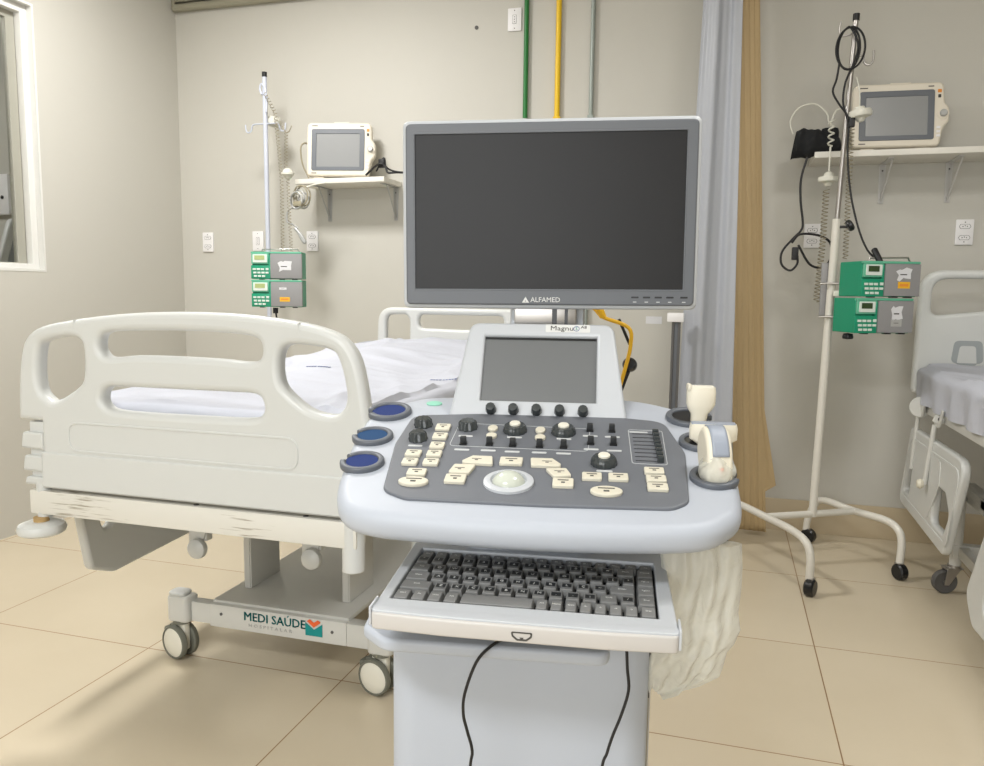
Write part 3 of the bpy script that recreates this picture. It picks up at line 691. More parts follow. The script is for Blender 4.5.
blk = []
for k in range(2):
    blk += [(.46+.055*math.sin(a)*(1.05 if k else .8)+(.006*k), 3.835-.004*k, 2.318+.088*math.cos(a)) for a in [2*PI*i/16 for i in range(16)]]
blk += [(.462,3.835,2.405),(.495,3.835,2.34),(.488,3.835,2.27),(.455,3.835,2.18),(.449,3.835,2.10),(.462,3.835,2.05),(.478,3.835,1.99),(.478,3.83,1.90),(.49,3.83,1.78),(.51,3.82,1.66),(.545,3.80,1.53),(.575,3.76,1.45),(.60,3.72,1.415)]
bc = B().m('rubber').tube(blk, .0045, 3, res=2).tube([(.425,3.83,2.26),(.417,3.83,2.19),(.405,3.83,2.14),(.43,3.83,2.09),(.46,3.83,2.05),(.49,3.83,2.00)], .0045, 4, res=2)
bc.box(.478,3.82,1.985,.502,3.845,2.035,.004,None).tube([(.598,3.735,1.45),(.612,3.70,1.41),(.622,3.695,1.385)], .013)
single(bc, 'power_cable', 'black cord coiled over the top hook of the right drip stand', 'cord')
cr_ = B().m('rubber').tube([(.335,4.06,1.90),(.312,4.05,1.80),(.315,4.05,1.70),(.330,4.05,1.60),(.325,4.05,1.56),(.29,4.05,1.52),(.245,4.05,1.46),(.245,4.05,1.40),(.285,4.05,1.37),(.315,4.05,1.40),(.315,4.05,1.44)], .0055, 5, res=2)
cr_.tube([(.285,4.04,1.50),(.32,4.04,1.54),(.40,4.04,1.535),(.455,4.04,1.50),(.462,4.04,1.43),(.43,4.04,1.385),(.37,4.04,1.40),(.315,4.04,1.49)], .0055, 5, res=2).box(.288,4.03,1.42,.318,4.06,1.48,.005)
single(cr_, 'power_cable', 'black cord hanging in a loop from the right shelf in front of the outlet', 'cord')
def cuff(u, v):
    x = .275+u*.20; z0 = 1.90+.03*u; z1 = 2.015+.03*math.sin(u*3.2+.6)
    th = 2*PI*v
    wv = .005*math.sin(u*13)+.002*math.sin(u*31+v*9)
    return V((x+.01*math.sin(th+u*4), 4.13+.045*math.cos(th)*(1+.1*math.sin(u*17)), (z0+z1)/2+(z1-z0)/2*math.sin(th)+wv))
bcf = B().m('cloth_black').grid(cuff, 24, 16); bcf.lathe([(0,-.003),(.04,0),(.05,.004),(0,.01)], 12, T(.282,4.13,1.96) @ RY(90)).box(.395,4.11,1.935,.475,4.17,2.045,.02)
single(bcf, 'pressure_cuff', 'crumpled black pressure cuff at the left end of the right shelf', 'cuff')
single(B().m('coil').tube([(.27,4.12,2.02),(.255,4.12,2.08),(.29,4.12,2.14),(.36,4.12,2.155),(.415,4.12,2.11),(.425,4.11,2.07),(.44,4.10,2.05)], .0038, 5), 'cuff_tube', 'thin beige tube arching over the black pressure cuff', 'tube')
def plugcoil(segs, plug, name, label, extra=None):
    b = B()
    for s in segs: b.m('coil').tube(coil(s, .011, .024), .0035, res=1)
    b.m('coil').lathe([(0,0),(.014,.004),(.022,.018),(.044,.024),(.047,.034),(.044,.042),(.024,.046),(.020,.06),(.01,.068),(0,.07)], 24, T(*plug))
    if extra: b.tube(extra, .0035, 4)
    single(b, name, label, 'coiled tube')
b = B().m('coil').tube(coil([(.425,3.98,2.05),(.425,3.98,1.93)], .012, .03), .004, res=1).tube([(.425,3.98,1.93),(.425,3.98,1.82)], .004)
b.lathe([(0,0),(.014,.004),(.022,.018),(.044,.024),(.047,.036),(.044,.044),(.024,.048),(.020,.06),(.01,.068),(0,.07)], 24, T(.425,3.98,1.75))
b.m('coil_dark').tube(coil([(.42,4.0,1.74),(.418,4.0,1.5),(.405,4.0,1.22)], .013, .017), .0024, res=1)
b.m('coil').tube([(.425,3.98,2.05),(.44,3.98,2.09),(.47,3.98,2.10)], .004, 3)
single(b, 'coiled_tube', 'beige coiled tube with a round white plug hanging left of the right drip stand', 'coiled tube')
b = B().m('coil_dark').tube(coil([(.508,3.96,2.0),(.51,3.96,1.74),(.515,3.96,1.42)], .011, .017), .0022, res=1)
b.m('coil').lathe([(0,0),(.014,.004),(.022,.018),(.046,.024),(.05,.036),(.046,.050),(.024,.054),(.020,.066),(0,.07)], 24, T(.527,3.84,2.005) @ RY(-8)).tube([(.50,3.85,2.20),(.515,3.85,2.14),(.52,3.85,2.06)], .003, 3)
single(b, 'coiled_tube', 'beige coiled tube behind the right drip stand, with a round white plug before the monitor', 'coiled tube')
single(B().m('rubber').tube([(-2.37,3.80,1.15),(-2.37,3.80,1.13),(-2.365,3.82,1.0),(-2.36,3.86,.6),(-2.4,3.95,.3)], .005, 3).cyl((-2.37,3.80,1.12), (-2.37,3.80,1.15), .014), 'pump_cord', 'black power cord hanging below the left pair of pumps', 'cord')

# ------------------------------------------------------------------ right bed
bed2 = thing('hospital_bed', 'white hospital bed cut off by the right edge, with a lowered side rail', 'bed', (1.35, 3.0, 0))
hb = B().m('white_plastic')
hb.slab(fillet([(.848,.80),(.852,1.375),(1.83,1.375),(1.83,.80)], [.03,.11,.11,.03], 8), .05, .018, [fillet([(.905,1.165),(.905,1.335),(1.775,1.335),(1.775,1.165),(1.34,1.215)], [.035,.07,.07,.035,.2], 6)], FRONT, z=-4.10, res=3)
hb.m('bed_metal'); hb.build('headboard', bed2)
B().m('graypad').slab(fillet([(1.00,.95),(1.01,1.055),(1.125,1.055),(1.135,.95)], .025), .006, .002, [fillet([(1.022,.94),(1.032,1.033),(1.10,1.033),(1.11,.94)], .018)], FRONT, z=-4.055).build('handle_recess', bed2, label='grey U-shaped handle recess')
dk = B().m('bed_metal')
dk.box(.875, 1.9, .735, .905, 4.03, .785, .004).box(1.755, 1.9, .735, 1.785, 4.03, .785, .004)
for y in (2.1, 2.7, 3.3, 3.9): dk.box(.90, y-.02, .74, 1.76, y+.02, .78, .003)
dk.box(.885, 1.92, .775, 1.775, 4.0, .79, .003); dk.build('mattress_deck', bed2)
uf = B().m('bed_metal').box(.96, 3.62, .160, 1.72, 3.67, .215, .004).cyl((.978,3.645,.11), (.978,3.645,.42), .023).cyl((1.70,3.645,.11), (1.70,3.645,.42), .023).box(.98, 2.2, .165, 1.02, 3.62, .21, .004).box(1.66, 2.2, .165, 1.70, 3.62, .21, .004)
uf.box(.96,2.15,.160,1.72,2.20,.215,.004).cyl((.978,2.175,.11), (.978,2.175,.42), .023).cyl((1.70,2.175,.11), (1.70,2.175,.42), .023)
uf.box(1.0,2.1,.40,1.06,3.75,.46,.004).box(1.6,2.1,.40,1.66,3.75,.46,.004).box(1.1,2.5,.42,1.15,2.6,.75,.004).box(1.1,3.4,.42,1.15,3.5,.75,.004).box(1.52,2.5,.42,1.57,2.6,.75,.004).box(1.52,3.4,.42,1.57,3.5,.75,.004).box(1.0,2.5,.42,1.66,2.56,.46,.003).box(1.0,3.4,.42,1.66,3.46,.46,.003)
uf.build('base_frame', bed2)
for (x, y) in ((.975,3.645), (1.70,3.645), (.975,2.175), (1.70,2.175)):
    b = B(); b.xf = T(x, y, 0) @ RZ(12)
    for q_ in (-.024, .020): b.m('steel').slab([(-.045,.04),(-.025,.04),(.022,.115),(-.035,.115)], .004, .001, (), FRONT, z=-q_-.004)
    b.box(-.045,-.024,.108,.030,.024,.116,.003).cyl((0,0,.11),(0,0,.125),.026)
    co = b.build('caster', bed2)
    w = B(); w.xf = T(x, y, 0) @ RZ(12); w.m('slot').lathe([(.036,-.014),(.046,-.016),(.050,-.010),(.050,.010),(.046,.016),(.036,.014)], 32, T(-.035,0,.05) @ RX(90))
    w.m('steel').lathe([(0,-.017),(.010,-.017),(.012,-.008),(.034,-.008),(.038,-.014),(.038,.014),(.034,.008),(.012,.008),(.010,.017),(0,.017)], 32, T(-.035,0,.05) @ RX(90)); w.build('wheel', co)
rl = B().m('white_plastic')
ro = fillet([(3.34,.245),(4.17,.262),(4.02,.652),(3.14,.662)], [.06,.05,.05,.07], 7)
rh = [fillet([(3.36,.33),(3.56,.325),(3.52,.49),(3.37,.49),(3.30,.42)], .035, 5), fillet([(3.97,.335),(4.08,.335),(3.99,.565),(3.92,.565)], .02, 5)]
rl.slab(ro, .032, .011, rh, SIDE, z=.85, res=3)
rl.slab(fillet([(3.46,.50),(3.60,.33),(3.92,.33),(3.86,.60),(3.46,.60)], .03), .006, .002, (), SIDE, z=.8475)
rl.slab(fillet([(3.30,.29),(4.12,.30),(4.0,.61),(3.19,.62)], .05, 6), .004, .0015, [fillet([(3.33,.305),(4.10,.315),(3.985,.595),(3.215,.605)], .04, 6)], SIDE, z=.847)
rl.build('side_rail', bed2, label='lowered white side rail at the head end')
rl = B().m('white_plastic'); rl.slab(fillet([(2.10,.17),(2.93,.13),(3.03,.22),(2.88,.48),(2.75,.62),(2.1,.62)], [.05,.07,.06,.05,.06,.05], 6), .032, .011, [fillet([(2.6,.25),(2.85,.22),(2.72,.46),(2.6,.5)], .03, 5)], SIDE, z=.85, res=3); rl.build('side_rail', bed2, label='second lowered side rail, cut off by the photo edge')
for (y, zt, zb, disc) in ((3.91,.76,.47,.055), (3.60,.745,.465,.03)):
    b = B().m('bed_metal').slab(fillet([(y-.05,zt-.045),(y+.02,zt-.05),(y+.05,zt),(y+.0,zt+.045),(y-.085,zt+.03)], .02) if disc > .04 else fillet([(y-.02,zt-.03),(y+.03,zt-.03),(y+.03,zt+.015),(y-.03,zt-.005),(y-.06,zt+.05),(y-.08,zt+.05),(y-.045,zt-.02)], .008), .008, .002, (), SIDE, z=.855)
    b.cyl((.855,y,zt-.02), (.846,y+.02,zb), .009).cyl((.862,y+.05,zt-.03), (.855,y+.07,zb+.02), .007) if disc > .04 else b.cyl((.850,y,zt-.02), (.836,y+.035,zb), .010)
    if disc > .04: b.slab([(.853+.046*math.cos(R(a)), .762+.046*math.sin(R(a))) for a in range(60, 331, 15)]+[(.915,.765),(.925,.80)], .006, .001, (), FRONT, z=-3.88).m('slot').cyl((.862,3.873,.755), (.862,3.876,.755), .005, 10).m('bed_metal')
    else: b.slab(fillet([(.835,.742),(.868,.728),(.915,.785),(.905,.80),(.885,.765),(.845,.768)], .006), .006, .001, (), FRONT, z=-3.59)
    b.box(.86,y-.03,zt-.01,.89,y+.0,zt+.01,.003)
    if disc < .04: b.m('cream').lathe([(0,0),(.016,.003),(.022,.014),(.016,.026),(0,.03)], 18, T(.834,y+.035,zb) @ RY(-90))
    b.m('slot').cyl((.853,y-.03,zt+.008), (.857,y-.03,zt+.008), .005, 10)
    b.build('rail_hinge', bed2)
single(B().m('mattress').box(.905, 1.95, .792, 1.755, 4.0, .90, .02), 'mattress', 'mattress on the right hospital bed, under a white sheet', 'mattress')
single(B().m('sheet').grid(clothgrid(.895, 1.765, 1.94, 4.005, lambda a, c: .925, .175, 11, .008), 80, 160), 'bed_sheet', 'bunched white sheet hanging over the side of the right hospital bed', 'bed sheet')

# ------------------------------------------------------------------ curtains
def drape(pts, z0, z1, amp, mk, name, label, th=.004, n=120, flare=None, cat='curtain', k=1):
    """hanging cloth: follows pts in plan with folds that deepen downwards."""
    P = catmull([(p[0], p[1], 0) for p in pts], 20)
    def f(u, v):
        q = u*(len(P)-1); i = min(int(q), len(P)-2); p = P[i].lerp(P[i+1], q-i); d = (P[i+1]-P[i]).normalized(); nrm = V((-d.y, d.x, 0))
        z = z1+(z0-z1)*v
        o = amp*(.7+.5*v)*math.sin(u*31*k+.6*math.sin(v*3))+amp*.35*math.sin(u*71*k+2*v)
        x = p+nrm*o
        if flare: x = x+V((flare(u, v), 0, 0))
        return V((x.x, x.y, z))
    b = B().m(mk).grid(f, n, 90)
    o = single(b, name, label, cat)
    sm = o.modifiers.new('s', 'SOLIDIFY'); sm.thickness = th; sm.offset = 0
    return o
drape([(-.10,4.21),(-.01,4.205),(.057,4.20)], .03, 3.24, .002, 'tan', 'privacy_curtain', 'long tan fabric curtain hanging behind the grey plastic curtain',
      flare=lambda u, v: .191*v+(.055*((v-.80)/.13)*max(0,(u-.75)/.25) if .80 < v < .93 else 0))
drape([(-.155,4.02),(-.10,4.0),(-.05,4.015),(-.002,4.0)], .10, 3.24, .008, 'plastic_curtain', 'plastic_curtain', 'shiny grey plastic curtain hanging behind the large screen', flare=lambda u, v: -.077*v*(1-u)+.065*v*u, k=.4)
tr = B().m('trim').box(-.4, 4.08, 3.235, .4, 4.14, 3.265, .003)
for x in (-.3, .3): tr.cyl((x,4.11,3.26), (x,4.11,3.30), .01)
single(tr, 'curtain_track', 'painted curtain track under the ceiling above the curtains', 'curtain track')
ps = B().m('steel').box(-.247, 3.93, .03, -.232, 3.95, 1.115, .003)
t = thing('screen_post', 'dark metal twin post with a white cap at the left edge of the plastic curtain', 'post', (-.23, 3.94, 0))
B().m('slot').box(-.252, 3.93, .04, -.240, 3.95, 1.115, .003).box(-.222, 3.93, .04, -.210, 3.95, 1.115, .003).build('post', t)
B().m('bezel').box(-.240, 3.938, .04, -.222, 3.948, 1.115, .002).build('post_web', t)
B().m('outlet').box(-.275, 3.92, 1.115, -.195, 3.96, 1.16, .006).build('cap', t)
B().m('slot').box(-.29, 3.90, .0, -.17, 3.98, .04, .006).build('foot', t)

# ------------------------------------------------------------------ ultrasound machine
G0 = V((-.2280, 1.001, 0)); PZ = .9673
um = thing('ultrasound_machine', 'grey-white ultrasound machine with large dark screen, control panel and keyboard', 'ultrasound machine', tuple(G0), 10, world=False)
ct, st = math.cos(R(13)), math.sin(R(13))
PN = frame((0,0,PZ), (1,0,0), (0,ct,st), (0,-st,ct))
UW = T(*G0) @ RZ(10)
# console shell
body = [(-.317,.313),(-.318,.2275),(-.305,.112),(-.290,.028),(-.266,-.020),(-.225,-.041),(-.165,-.049),(-.05,-.056),(.06,-.056),(.16,-.049),(.216,-.037),(.249,-.010),(.269,.025),(.279,.105),(.287,.225),(.262,.335),(.228,.378),(.138,.424),(0,.43),(-.207,.412),(-.262,.385),(-.300,.352)]
bo = [(p.x, p.y) for p in catmull([(a,c,0) for a,c in body], 5, True)]
b = B().m('mach'); b.slab(bo, .042, .018, (), PN, z=-.044, res=4)
CUPS = [(-.2817,.3155,.0385), (-.2835,.2060,.0335), (-.2740,.1085,.0335), (.2343,.3290,.0385), (.2400,.2260,.0335), (.2430,.1020,.0345)]
def carve(b):
    me = bpy.data.meshes.new('t'); b.bm.to_mesh(me); b.bm.free(); o = bpy.data.objects.new('t', me); COL.objects.link(o); cs = []
    for (u, v_, q) in CUPS:
        c = B(); c.m('mach').lathe([(0,-.07),(q*.78,-.07),(q*.78,.03),(0,.03)], 40, PN @ T(u, v_, 0)); cm = bpy.data.meshes.new('t'); c.bm.to_mesh(cm); c.bm.free()
        co_ = bpy.data.objects.new('t', cm); COL.objects.link(co_); cs.append(co_)
        md = o.modifiers.new('b', 'BOOLEAN'); md.operation = 'DIFFERENCE'; md.object = co_; md.solver = 'EXACT'
    dg = bpy.context.evaluated_depsgraph_get(); me2 = bpy.data.meshes.new_from_object(o.evaluated_get(dg))
    b.bm = bmesh.new(); b.bm.from_mesh(me2)
    for f in b.bm.faces: f.material_index = 0
    for x in cs+[o]: bpy.data.objects.remove(x)
    return b
bmesh.ops.remove_doubles(b.bm, verts=b.bm.verts, dist=1e-5)
b = carve(b)
cin = [(x*.70-.0, .18+(y-.18)*.80) for x, y in bo]
b.slab(cin, .03, .012, (), PN, z=-.072)
shell = b.build('console_shell', um)
gp = fillet([(-.236,.300),(-.12,.316),(.125,.316),(.190,.304),(.212,.18),(.199,.022),(.176,.002),(.004,-.003),(-.185,.0),(-.221,.022),(-.240,.180)], [.03,.01,.01,.035,.1,.03,.03,.5,.03,.03,.1], 6)
cp = B().m('panel').slab(gp, .007, .0025, (), PN, z=-.0045)
def ringline(pl_o, pl_i): cp.m('outline').slab(pl_o, .0004, 0, [pl_i], PN, z=.0025)
def hollow(pts, w, r):
    c = V((sum(p[0] for p in pts)/len(pts), sum(p[1] for p in pts)/len(pts)))
    inn = []
    for p in pts:
        v = V(p)-c; inn.append((p[0]-math.copysign(w, v.x), p[1]-math.copysign(w, v.y)))
    ringline(fillet(pts, r), fillet(inn, max(r-w, .001)))
hollow([(-.153,.176),(.065,.172),(.068,.262),(-.150,.270)], .0009, .010)
hollow([(.129,.135),(.181,.133),(.184,.262),(.129,.264)], .0009, .006)
for k in range(8): cp.m('black').slab(rect(.135, .1445+k*.0145, .172, .1465+k*.0145), .0003, 0, (), PN, z=.0025)
cp.m('outline').slab(rect(.131, .252, .160, .2565), .0004, 0, (), PN, z=.0025)
PANEL_ITEMS = {'ball': (-0.0472, 0.057),
 'knob': [(-0.209, 0.2537, 0.0141, 0), (-0.2062, 0.1962, 0.0138, 0), (-0.1331, 0.2486, 0.0146, 0), (-0.0542, 0.242, 0.0177, 1), (0.0248, 0.2406, 0.0179, 1), (0.0876, 0.1303, 0.0177, 1)],
 'oval': [(-0.091, 0.2455, 0.0165, 0.0207), (-0.0898, 0.2153, 0.0171, 0.0186), (-0.0128, 0.2439, 0.0164, 0.0218), (-0.0116, 0.2141, 0.017, 0.0197), (-0.1815, 0.0438, 0.0432, 0.0259),
          (0.0892, 0.0371, 0.0442, 0.0275)],
 'pill': [(-0.2057, 0.1716, 0.0227), (-0.132, 0.2157, 0.0232), (-0.053, 0.2167, 0.0242), (0.0261, 0.2171, 0.0236), (0.088, 0.1055, 0.0233), (-0.1302, 0.1628, 0.0235),
          (-0.089, 0.1629, 0.0234), (-0.0517, 0.1615, 0.0232), (-0.0101, 0.1618, 0.0227), (0.0271, 0.1614, 0.0227), (0.0678, 0.2323, 0.0238), (0.1029, 0.2313, 0.0237),
          (0.0691, 0.1806, 0.0228), (0.1043, 0.1781, 0.0227)],
 'poly': [[(-0.1225, 0.1155), (-0.109, 0.134), (-0.079, 0.1338), (-0.0754, 0.1064), (-0.1208, 0.1088)],
          [(-0.1366, 0.0786), (-0.1319, 0.1026), (-0.0999, 0.1033), (-0.1062, 0.0742), (-0.1348, 0.0748)],
          [(-0.0214, 0.1332), (0.0114, 0.1337), (0.0246, 0.1156), (0.0244, 0.1079), (-0.019, 0.1075)], [(0.0022, 0.0995), (0.0328, 0.1021), (0.041, 0.0794), (0.0163, 0.0731)]],
 'rect': [(-0.1736, 0.2427, 0.024, 0.0231), (-0.1721, 0.206, 0.0233, 0.022), (-0.17, 0.1696, 0.0226, 0.0207), (-0.1691, 0.1388, 0.0228, 0.0198), (-0.1686, 0.109, 0.0232, 0.0199),
          (-0.2014, 0.1378, 0.0238, 0.0199), (-0.2002, 0.1079, 0.0233, 0.0199), (-0.1827, 0.0731, 0.0277, 0.0206), (-0.0495, 0.1218, 0.034, 0.0231), (-0.1235, 0.0571, 0.0299, 0.0245),
          (0.0294, 0.0574, 0.0294, 0.0247), (0.0696, 0.0814, 0.0281, 0.0207), (0.1069, 0.082, 0.028, 0.0208), (0.1589, 0.107, 0.0283, 0.0184), (0.1598, 0.0814, 0.0282, 0.0186),
          (0.1599, 0.0559, 0.0285, 0.0197)],
 'toggle': [(-0.1312, 0.184), (-0.0899, 0.185), (-0.053, 0.1834), (-0.0109, 0.183), (0.0265, 0.1837), (0.0673, 0.2532), (0.1027, 0.2534), (0.0684, 0.2009), (0.1037, 0.2013)]}
for (u, v_, w_) in PANEL_ITEMS['pill']: cp.m('outline').slab(fillet([(u-w_/2,v_-.0028),(u+w_/2,v_-.0028),(u+w_/2,v_+.0028),(u-w_/2,v_+.0028)], .0026), .0005, 0, (), PN, z=.0025)
cpo = cp.build('control_panel', um)
def marks(b, u, v_, w_, h_, z):
    b.m('print').slab(rect(u-w_*.26, v_+h_*.14, u+w_*.26, v_+h_*.24), .0003, 0, (), PN, z=z).slab(rect(u-w_*.09, v_-h_*.18, u+w_*.09, v_-h_*.02), .0003, 0, (), PN, z=z)
for (u, v_, w_, h_) in PANEL_ITEMS['rect']:
    b = B().m('cream').slab(rect(u-w_/2, v_-h_/2, u+w_/2, v_+h_/2, .0025, 3), .0055, .0012, (), PN, z=.002)
    marks(b, u, v_, w_, h_, .0075); b.build('button', cpo)
for (u, v_, w_, h_) in PANEL_ITEMS['oval']:
    b = B().m('cream').slab(ell(u, v_, w_/2, h_/2, 28), .0055, .0015, (), PN, z=.002)
    if w_ > .02: marks(b, u, v_, w_, h_, .0075)
    b.build('button', cpo)
for pl in PANEL_ITEMS['poly']:
    b = B().m('cream').slab(fillet(pl, .003, 3), .0055, .0012, (), PN, z=.002)
    u = sum(p[0] for p in pl)/len(pl); v_ = sum(p[1] for p in pl)/len(pl); marks(b, u, v_, .028, .014, .0075); b.build('button', cpo)
for (u, v_, r, cap) in PANEL_ITEMS['knob']:
    b = B(); q = PN @ T(u, v_, .002)
    if cap:
        b.m('glossy').lathe([(0,0),(r*1.12,0),(r*1.14,.003),(r*1.05,.009),(r*.90,.0125),(0,.013)], 64, q, .05, 14)
        b.m('hub').lathe([(0,.012),(r*.50,.012),(r*.50,.0155),(r*.42,.0168),(0,.017)], 24, q)
    else:
        b.m('glossy').lathe([(0,0),(r*1.15,0),(r*1.15,.003),(r*1.08,.004),(r*1.06,.011),(r*.85,.0145),(0,.015)], 72, q, .12, 9)
    b.build('rotary_knob', cpo)
for (u, v_) in PANEL_ITEMS['toggle']:
    b = B().m('black').box(u-.0058, v_-.005, .002, u+.0058, v_+.007, .005, .001, PN)
    b.m('keydark').box(u-.0047, v_-.002, .004, u+.0047, v_+.005, .0155, .0015, PN @ T(0,0,0))
    b.build('toggle_switch', cpo)
for k in range(8):
    b = B().m('glossy').box(.1665, .1405+k*.0145, .002, .1765, .1485+k*.0145, .012, .002, PN); b.build('slider', cpo)
u, v_ = PANEL_ITEMS['ball']
b = B().m('mach_lt').lathe([(.022,.0),(.036,.0),(.0355,.004),(.031,.006),(.0262,.006),(.0245,.0015)], 48, PN @ T(u, v_, .002)); tb = b.build('trackball_ring', cpo)
ballp = [(.0245*math.sin(R(a)), .0245*math.cos(R(a))*.85-.006) for a in range(90, -1, -9)]
B().m('ball').lathe([(0, -.008)]+ballp, 40, PN @ T(u, v_, .004)).build('trackball', tb)
# cup holders
def cup(u, v_, r, name, liner, slot, label=None):
    n = 40; o, i = [], []
    for k in range(n+1):
        a = slot+R(16)+(2*PI-R(32))*k/n
        o.append((u+r*math.cos(a), v_+r*math.sin(a))); i.append((u+r*.72*math.cos(a), v_+r*.72*math.sin(a)))
    b = B().m('ring').slab(o+i[::-1], .011, .003, (), PN, z=-.005)
    prof = [(r*.86,-.03),(r*.86,.004),(r*.74,.004),(r*.70,-.02)]
    op = b.build(name, shell, label=label)
    # liner: tube wall and floor well
    c = B().m(liner).lathe([(r*.78,.001),(r*.755,.001),(r*.74,-.030),(r*.70,-.035),(0,-.0355)], 32, PN @ T(u, v_, .002)); c.build('liner', op)
cup(-.2817,.3155,.0385,'cup_holder','blue',R(195)); cup(-.2835,.2060,.0335,'cup_holder','bluet',R(170)); cup(-.2740,.1085,.0335,'cup_holder','blue',R(165))
cup(.2343,.3290,.0385,'probe_holder','black',R(-15)); cup(.2400,.2260,.0335,'probe_holder','black',R(0)); cup(.2430,.1020,.0345,'probe_holder','black',R(0))
b = B().m('mint').slab(ell(-.2115,.3660,.0145,.0105), .002, .0006, (), PN, z=-.002); b.build('badge', shell, label='mint green oval badge')
# touch screen housing
ht = R(57); HM = frame((-.021,.301,1.037), (1,0,0), (0,math.cos(ht),math.sin(ht)), (0,-math.sin(ht),math.cos(ht)))
b = B().m('mach_lt').slab(fillet([(-.156,-.006),(.152,-.006),(.128,.190),(-.132,.190)], [.004,.004,.022,.022], 6), .045, .006, [rect(-.103,.033,.0985,.1625)], HM, z=-.047)
b.slab(rect(-.11,.02,.11,.17), .02, 0, (), HM, z=-.035)
b.box(-.15,-.12,-.02,.15,.05,.0,.0,HM @ T(0,.0,-.05)) if False else None
th_ = b.build('touch_screen_housing', um)
B().m('tscreen').slab(rect(-.104,.031,.0995,.164), .002, 0, (), HM, z=-.0125).build('touch_screen', th_)
B().m('black').slab(rect(-.1035,.1585,.099,.163), .002, 0, (), HM, z=-.0115).build('screen_gasket', th_)
b = B().m('legend').slab(rect(.006,.171,.086,.1865,.002), .0006, 0, (), HM, z=-.0022)
b.m('print').text('Magnu', .0135, HM @ T(.014,.1785,-.0012), .0002, 'LEFT', 1.2).text('A8', .008, HM @ T(.069,.1815,-.0012), .0002, 'LEFT', 1.2)
b.m('bluemark').slab(ell(.0615,.1785,.0055), .0003, 0, [ell(.0615,.1785,.0045)], HM, z=-.0014).m('teal').text('S', .009, HM @ T(.0615,.1785,-.0012), .0002)
b.build('name_label', th_, label='small white name label with dark lettering')
for u in (-.0819,-.0429,-.0030,.0366,.0764):
    B().m('glossy').lathe([(0,0),(.0098,0),(.0095,.004),(.0085,.014),(.0070,.0165),(0,.017)], 32, HM @ T(u,.0135,-.003), .05, 10).build('rotary_knob', th_)
# back of console up to monitor : neck
b = B().m('mach_lt').box(-.14,.36,1.02,.10,.43,1.10,.012).box(-.085,.44,1.06,.055,.50,1.33,.015).m('mach').box(-.10,.40,1.02,.07,.52,1.10,.012)
b.m('steel').box(-.075,.425,1.19,.04,.445,1.235,.004).m('black').box(-.005,.4235,1.19,.004,.426,1.225,.0).box(.018,.4235,1.19,.024,.426,1.225,.0)
b.build('monitor_arm', um)
# monitor
mx0, mx1, mz0, mz1, my = -.2725, .2610, 1.2205, 1.5585, .42
MM = frame((0,my,0), (math.cos(R(.4)),0,math.sin(R(.4))), (-math.sin(R(.4)),0,math.cos(R(.4))), (0,-1,0)) 
b = B().m('mach_lt').slab(rect(mx0,mz0,mx1,mz1,.014,5), .040, .008, (), MM, z=-.030)
b.slab(rect(mx0+.09,mz0+.06,mx1-.09,mz1-.05,.03,5), .035, .012, (), MM, z=-.062)
mo = b.build('monitor', um)
B().m('bezel').slab(rect(mx0+.007,mz0+.007,mx1-.006,mz1-.007,.010,5), .010, .003, [rect(mx0+.0245,mz0+.036,mx1-.026,mz1-.026,.002)], MM, z=.004).build('bezel', mo)
B().m('bezel').slab(rect(mx0+.0215,mz0+.033,mx1-.023,mz1-.023,.002), .002, .0008, [rect(mx0+.0245,mz0+.036,mx1-.026,mz1-.026)], MM, z=.0125).build('bezel_lip', mo)
B().m('screen').slab(rect(mx0+.02,mz0+.03,mx1-.02,mz1-.02), .002, 0, (), MM, z=.0095).build('screen', mo)
b = B().m('legend').text('ALFAMED', .0125, MM @ T(-.0355,mz0+.0165,.0142), .0003, 'LEFT', 1.0)
b.slab([(-.0510,mz0+.0115),(-.0380,mz0+.0115),(-.0445,mz0+.0222)], .0004, 0, [[(-.0458,mz0+.0135),(-.0432,mz0+.0135),(-.0445,mz0+.016)]], MM, z=.0142); b.build('logo', mo)
for k in range(5):
    x = .1515+k*.0205+(.004 if k == 4 else 0)
    b = B().m('black').slab(rect(x-.0065,mz0+.0205,x+.0065,mz0+.0235,.001), .0008, 0, (), MM, z=.0140).m('outline').slab(rect(x-.003,mz0+.013,x+.003,mz0+.0145), .0004, 0, (), MM, z=.0140)
    b.build('button', mo)
# keyboard drawer
tk = R(3); KR = -2.6
KM = frame((-.006,-.122,.857), (1,0,0), (0,math.cos(tk),math.sin(tk)), (0,-math.sin(tk),math.cos(tk))) @ T(0,.12,0) @ RZ(KR) @ T(0,-.12,0)
TR = fillet([(-.190,.008),(.184,.008),(.178,.265),(-.194,.265)], [.006,.006,.004,.004])
kh = [rect(-.1765,.034,.1625,.208,.002)]
b = B().m('mach_lt').slab(TR, .012, .002, kh, KM, z=-.012)
b.slab(TR, .008, .002, (), KM, z=-.024)
b.m('mach_warm').slab(fillet([(-.190,-.006),(-.1,-.011),(.1,-.011),(.185,-.006),(.185,.012),(-.190,.012)], [.01,.1,.1,.01,.001,.001]), .022, .003, (), KM, z=-.024)
b.m('mach_lt').slab(fillet([(-.190,-.003),(-.1,-.007),(.1,-.007),(.185,-.003),(.185,.012),(-.190,.012)], [.008,.1,.1,.008,.001,.001]), .004, .001, (), KM, z=-.0035)
b.box(-.192,-.004,-.02,-.189,.03,.004,.0012,KM).box(.184,-.004,-.02,.187,.03,.004,.0012,KM)
kd = b.build('keyboard_drawer', um)
FK = KM @ frame((0,-.0112,-.014), (1,0,0), (0,0,1), (0,-1,0))
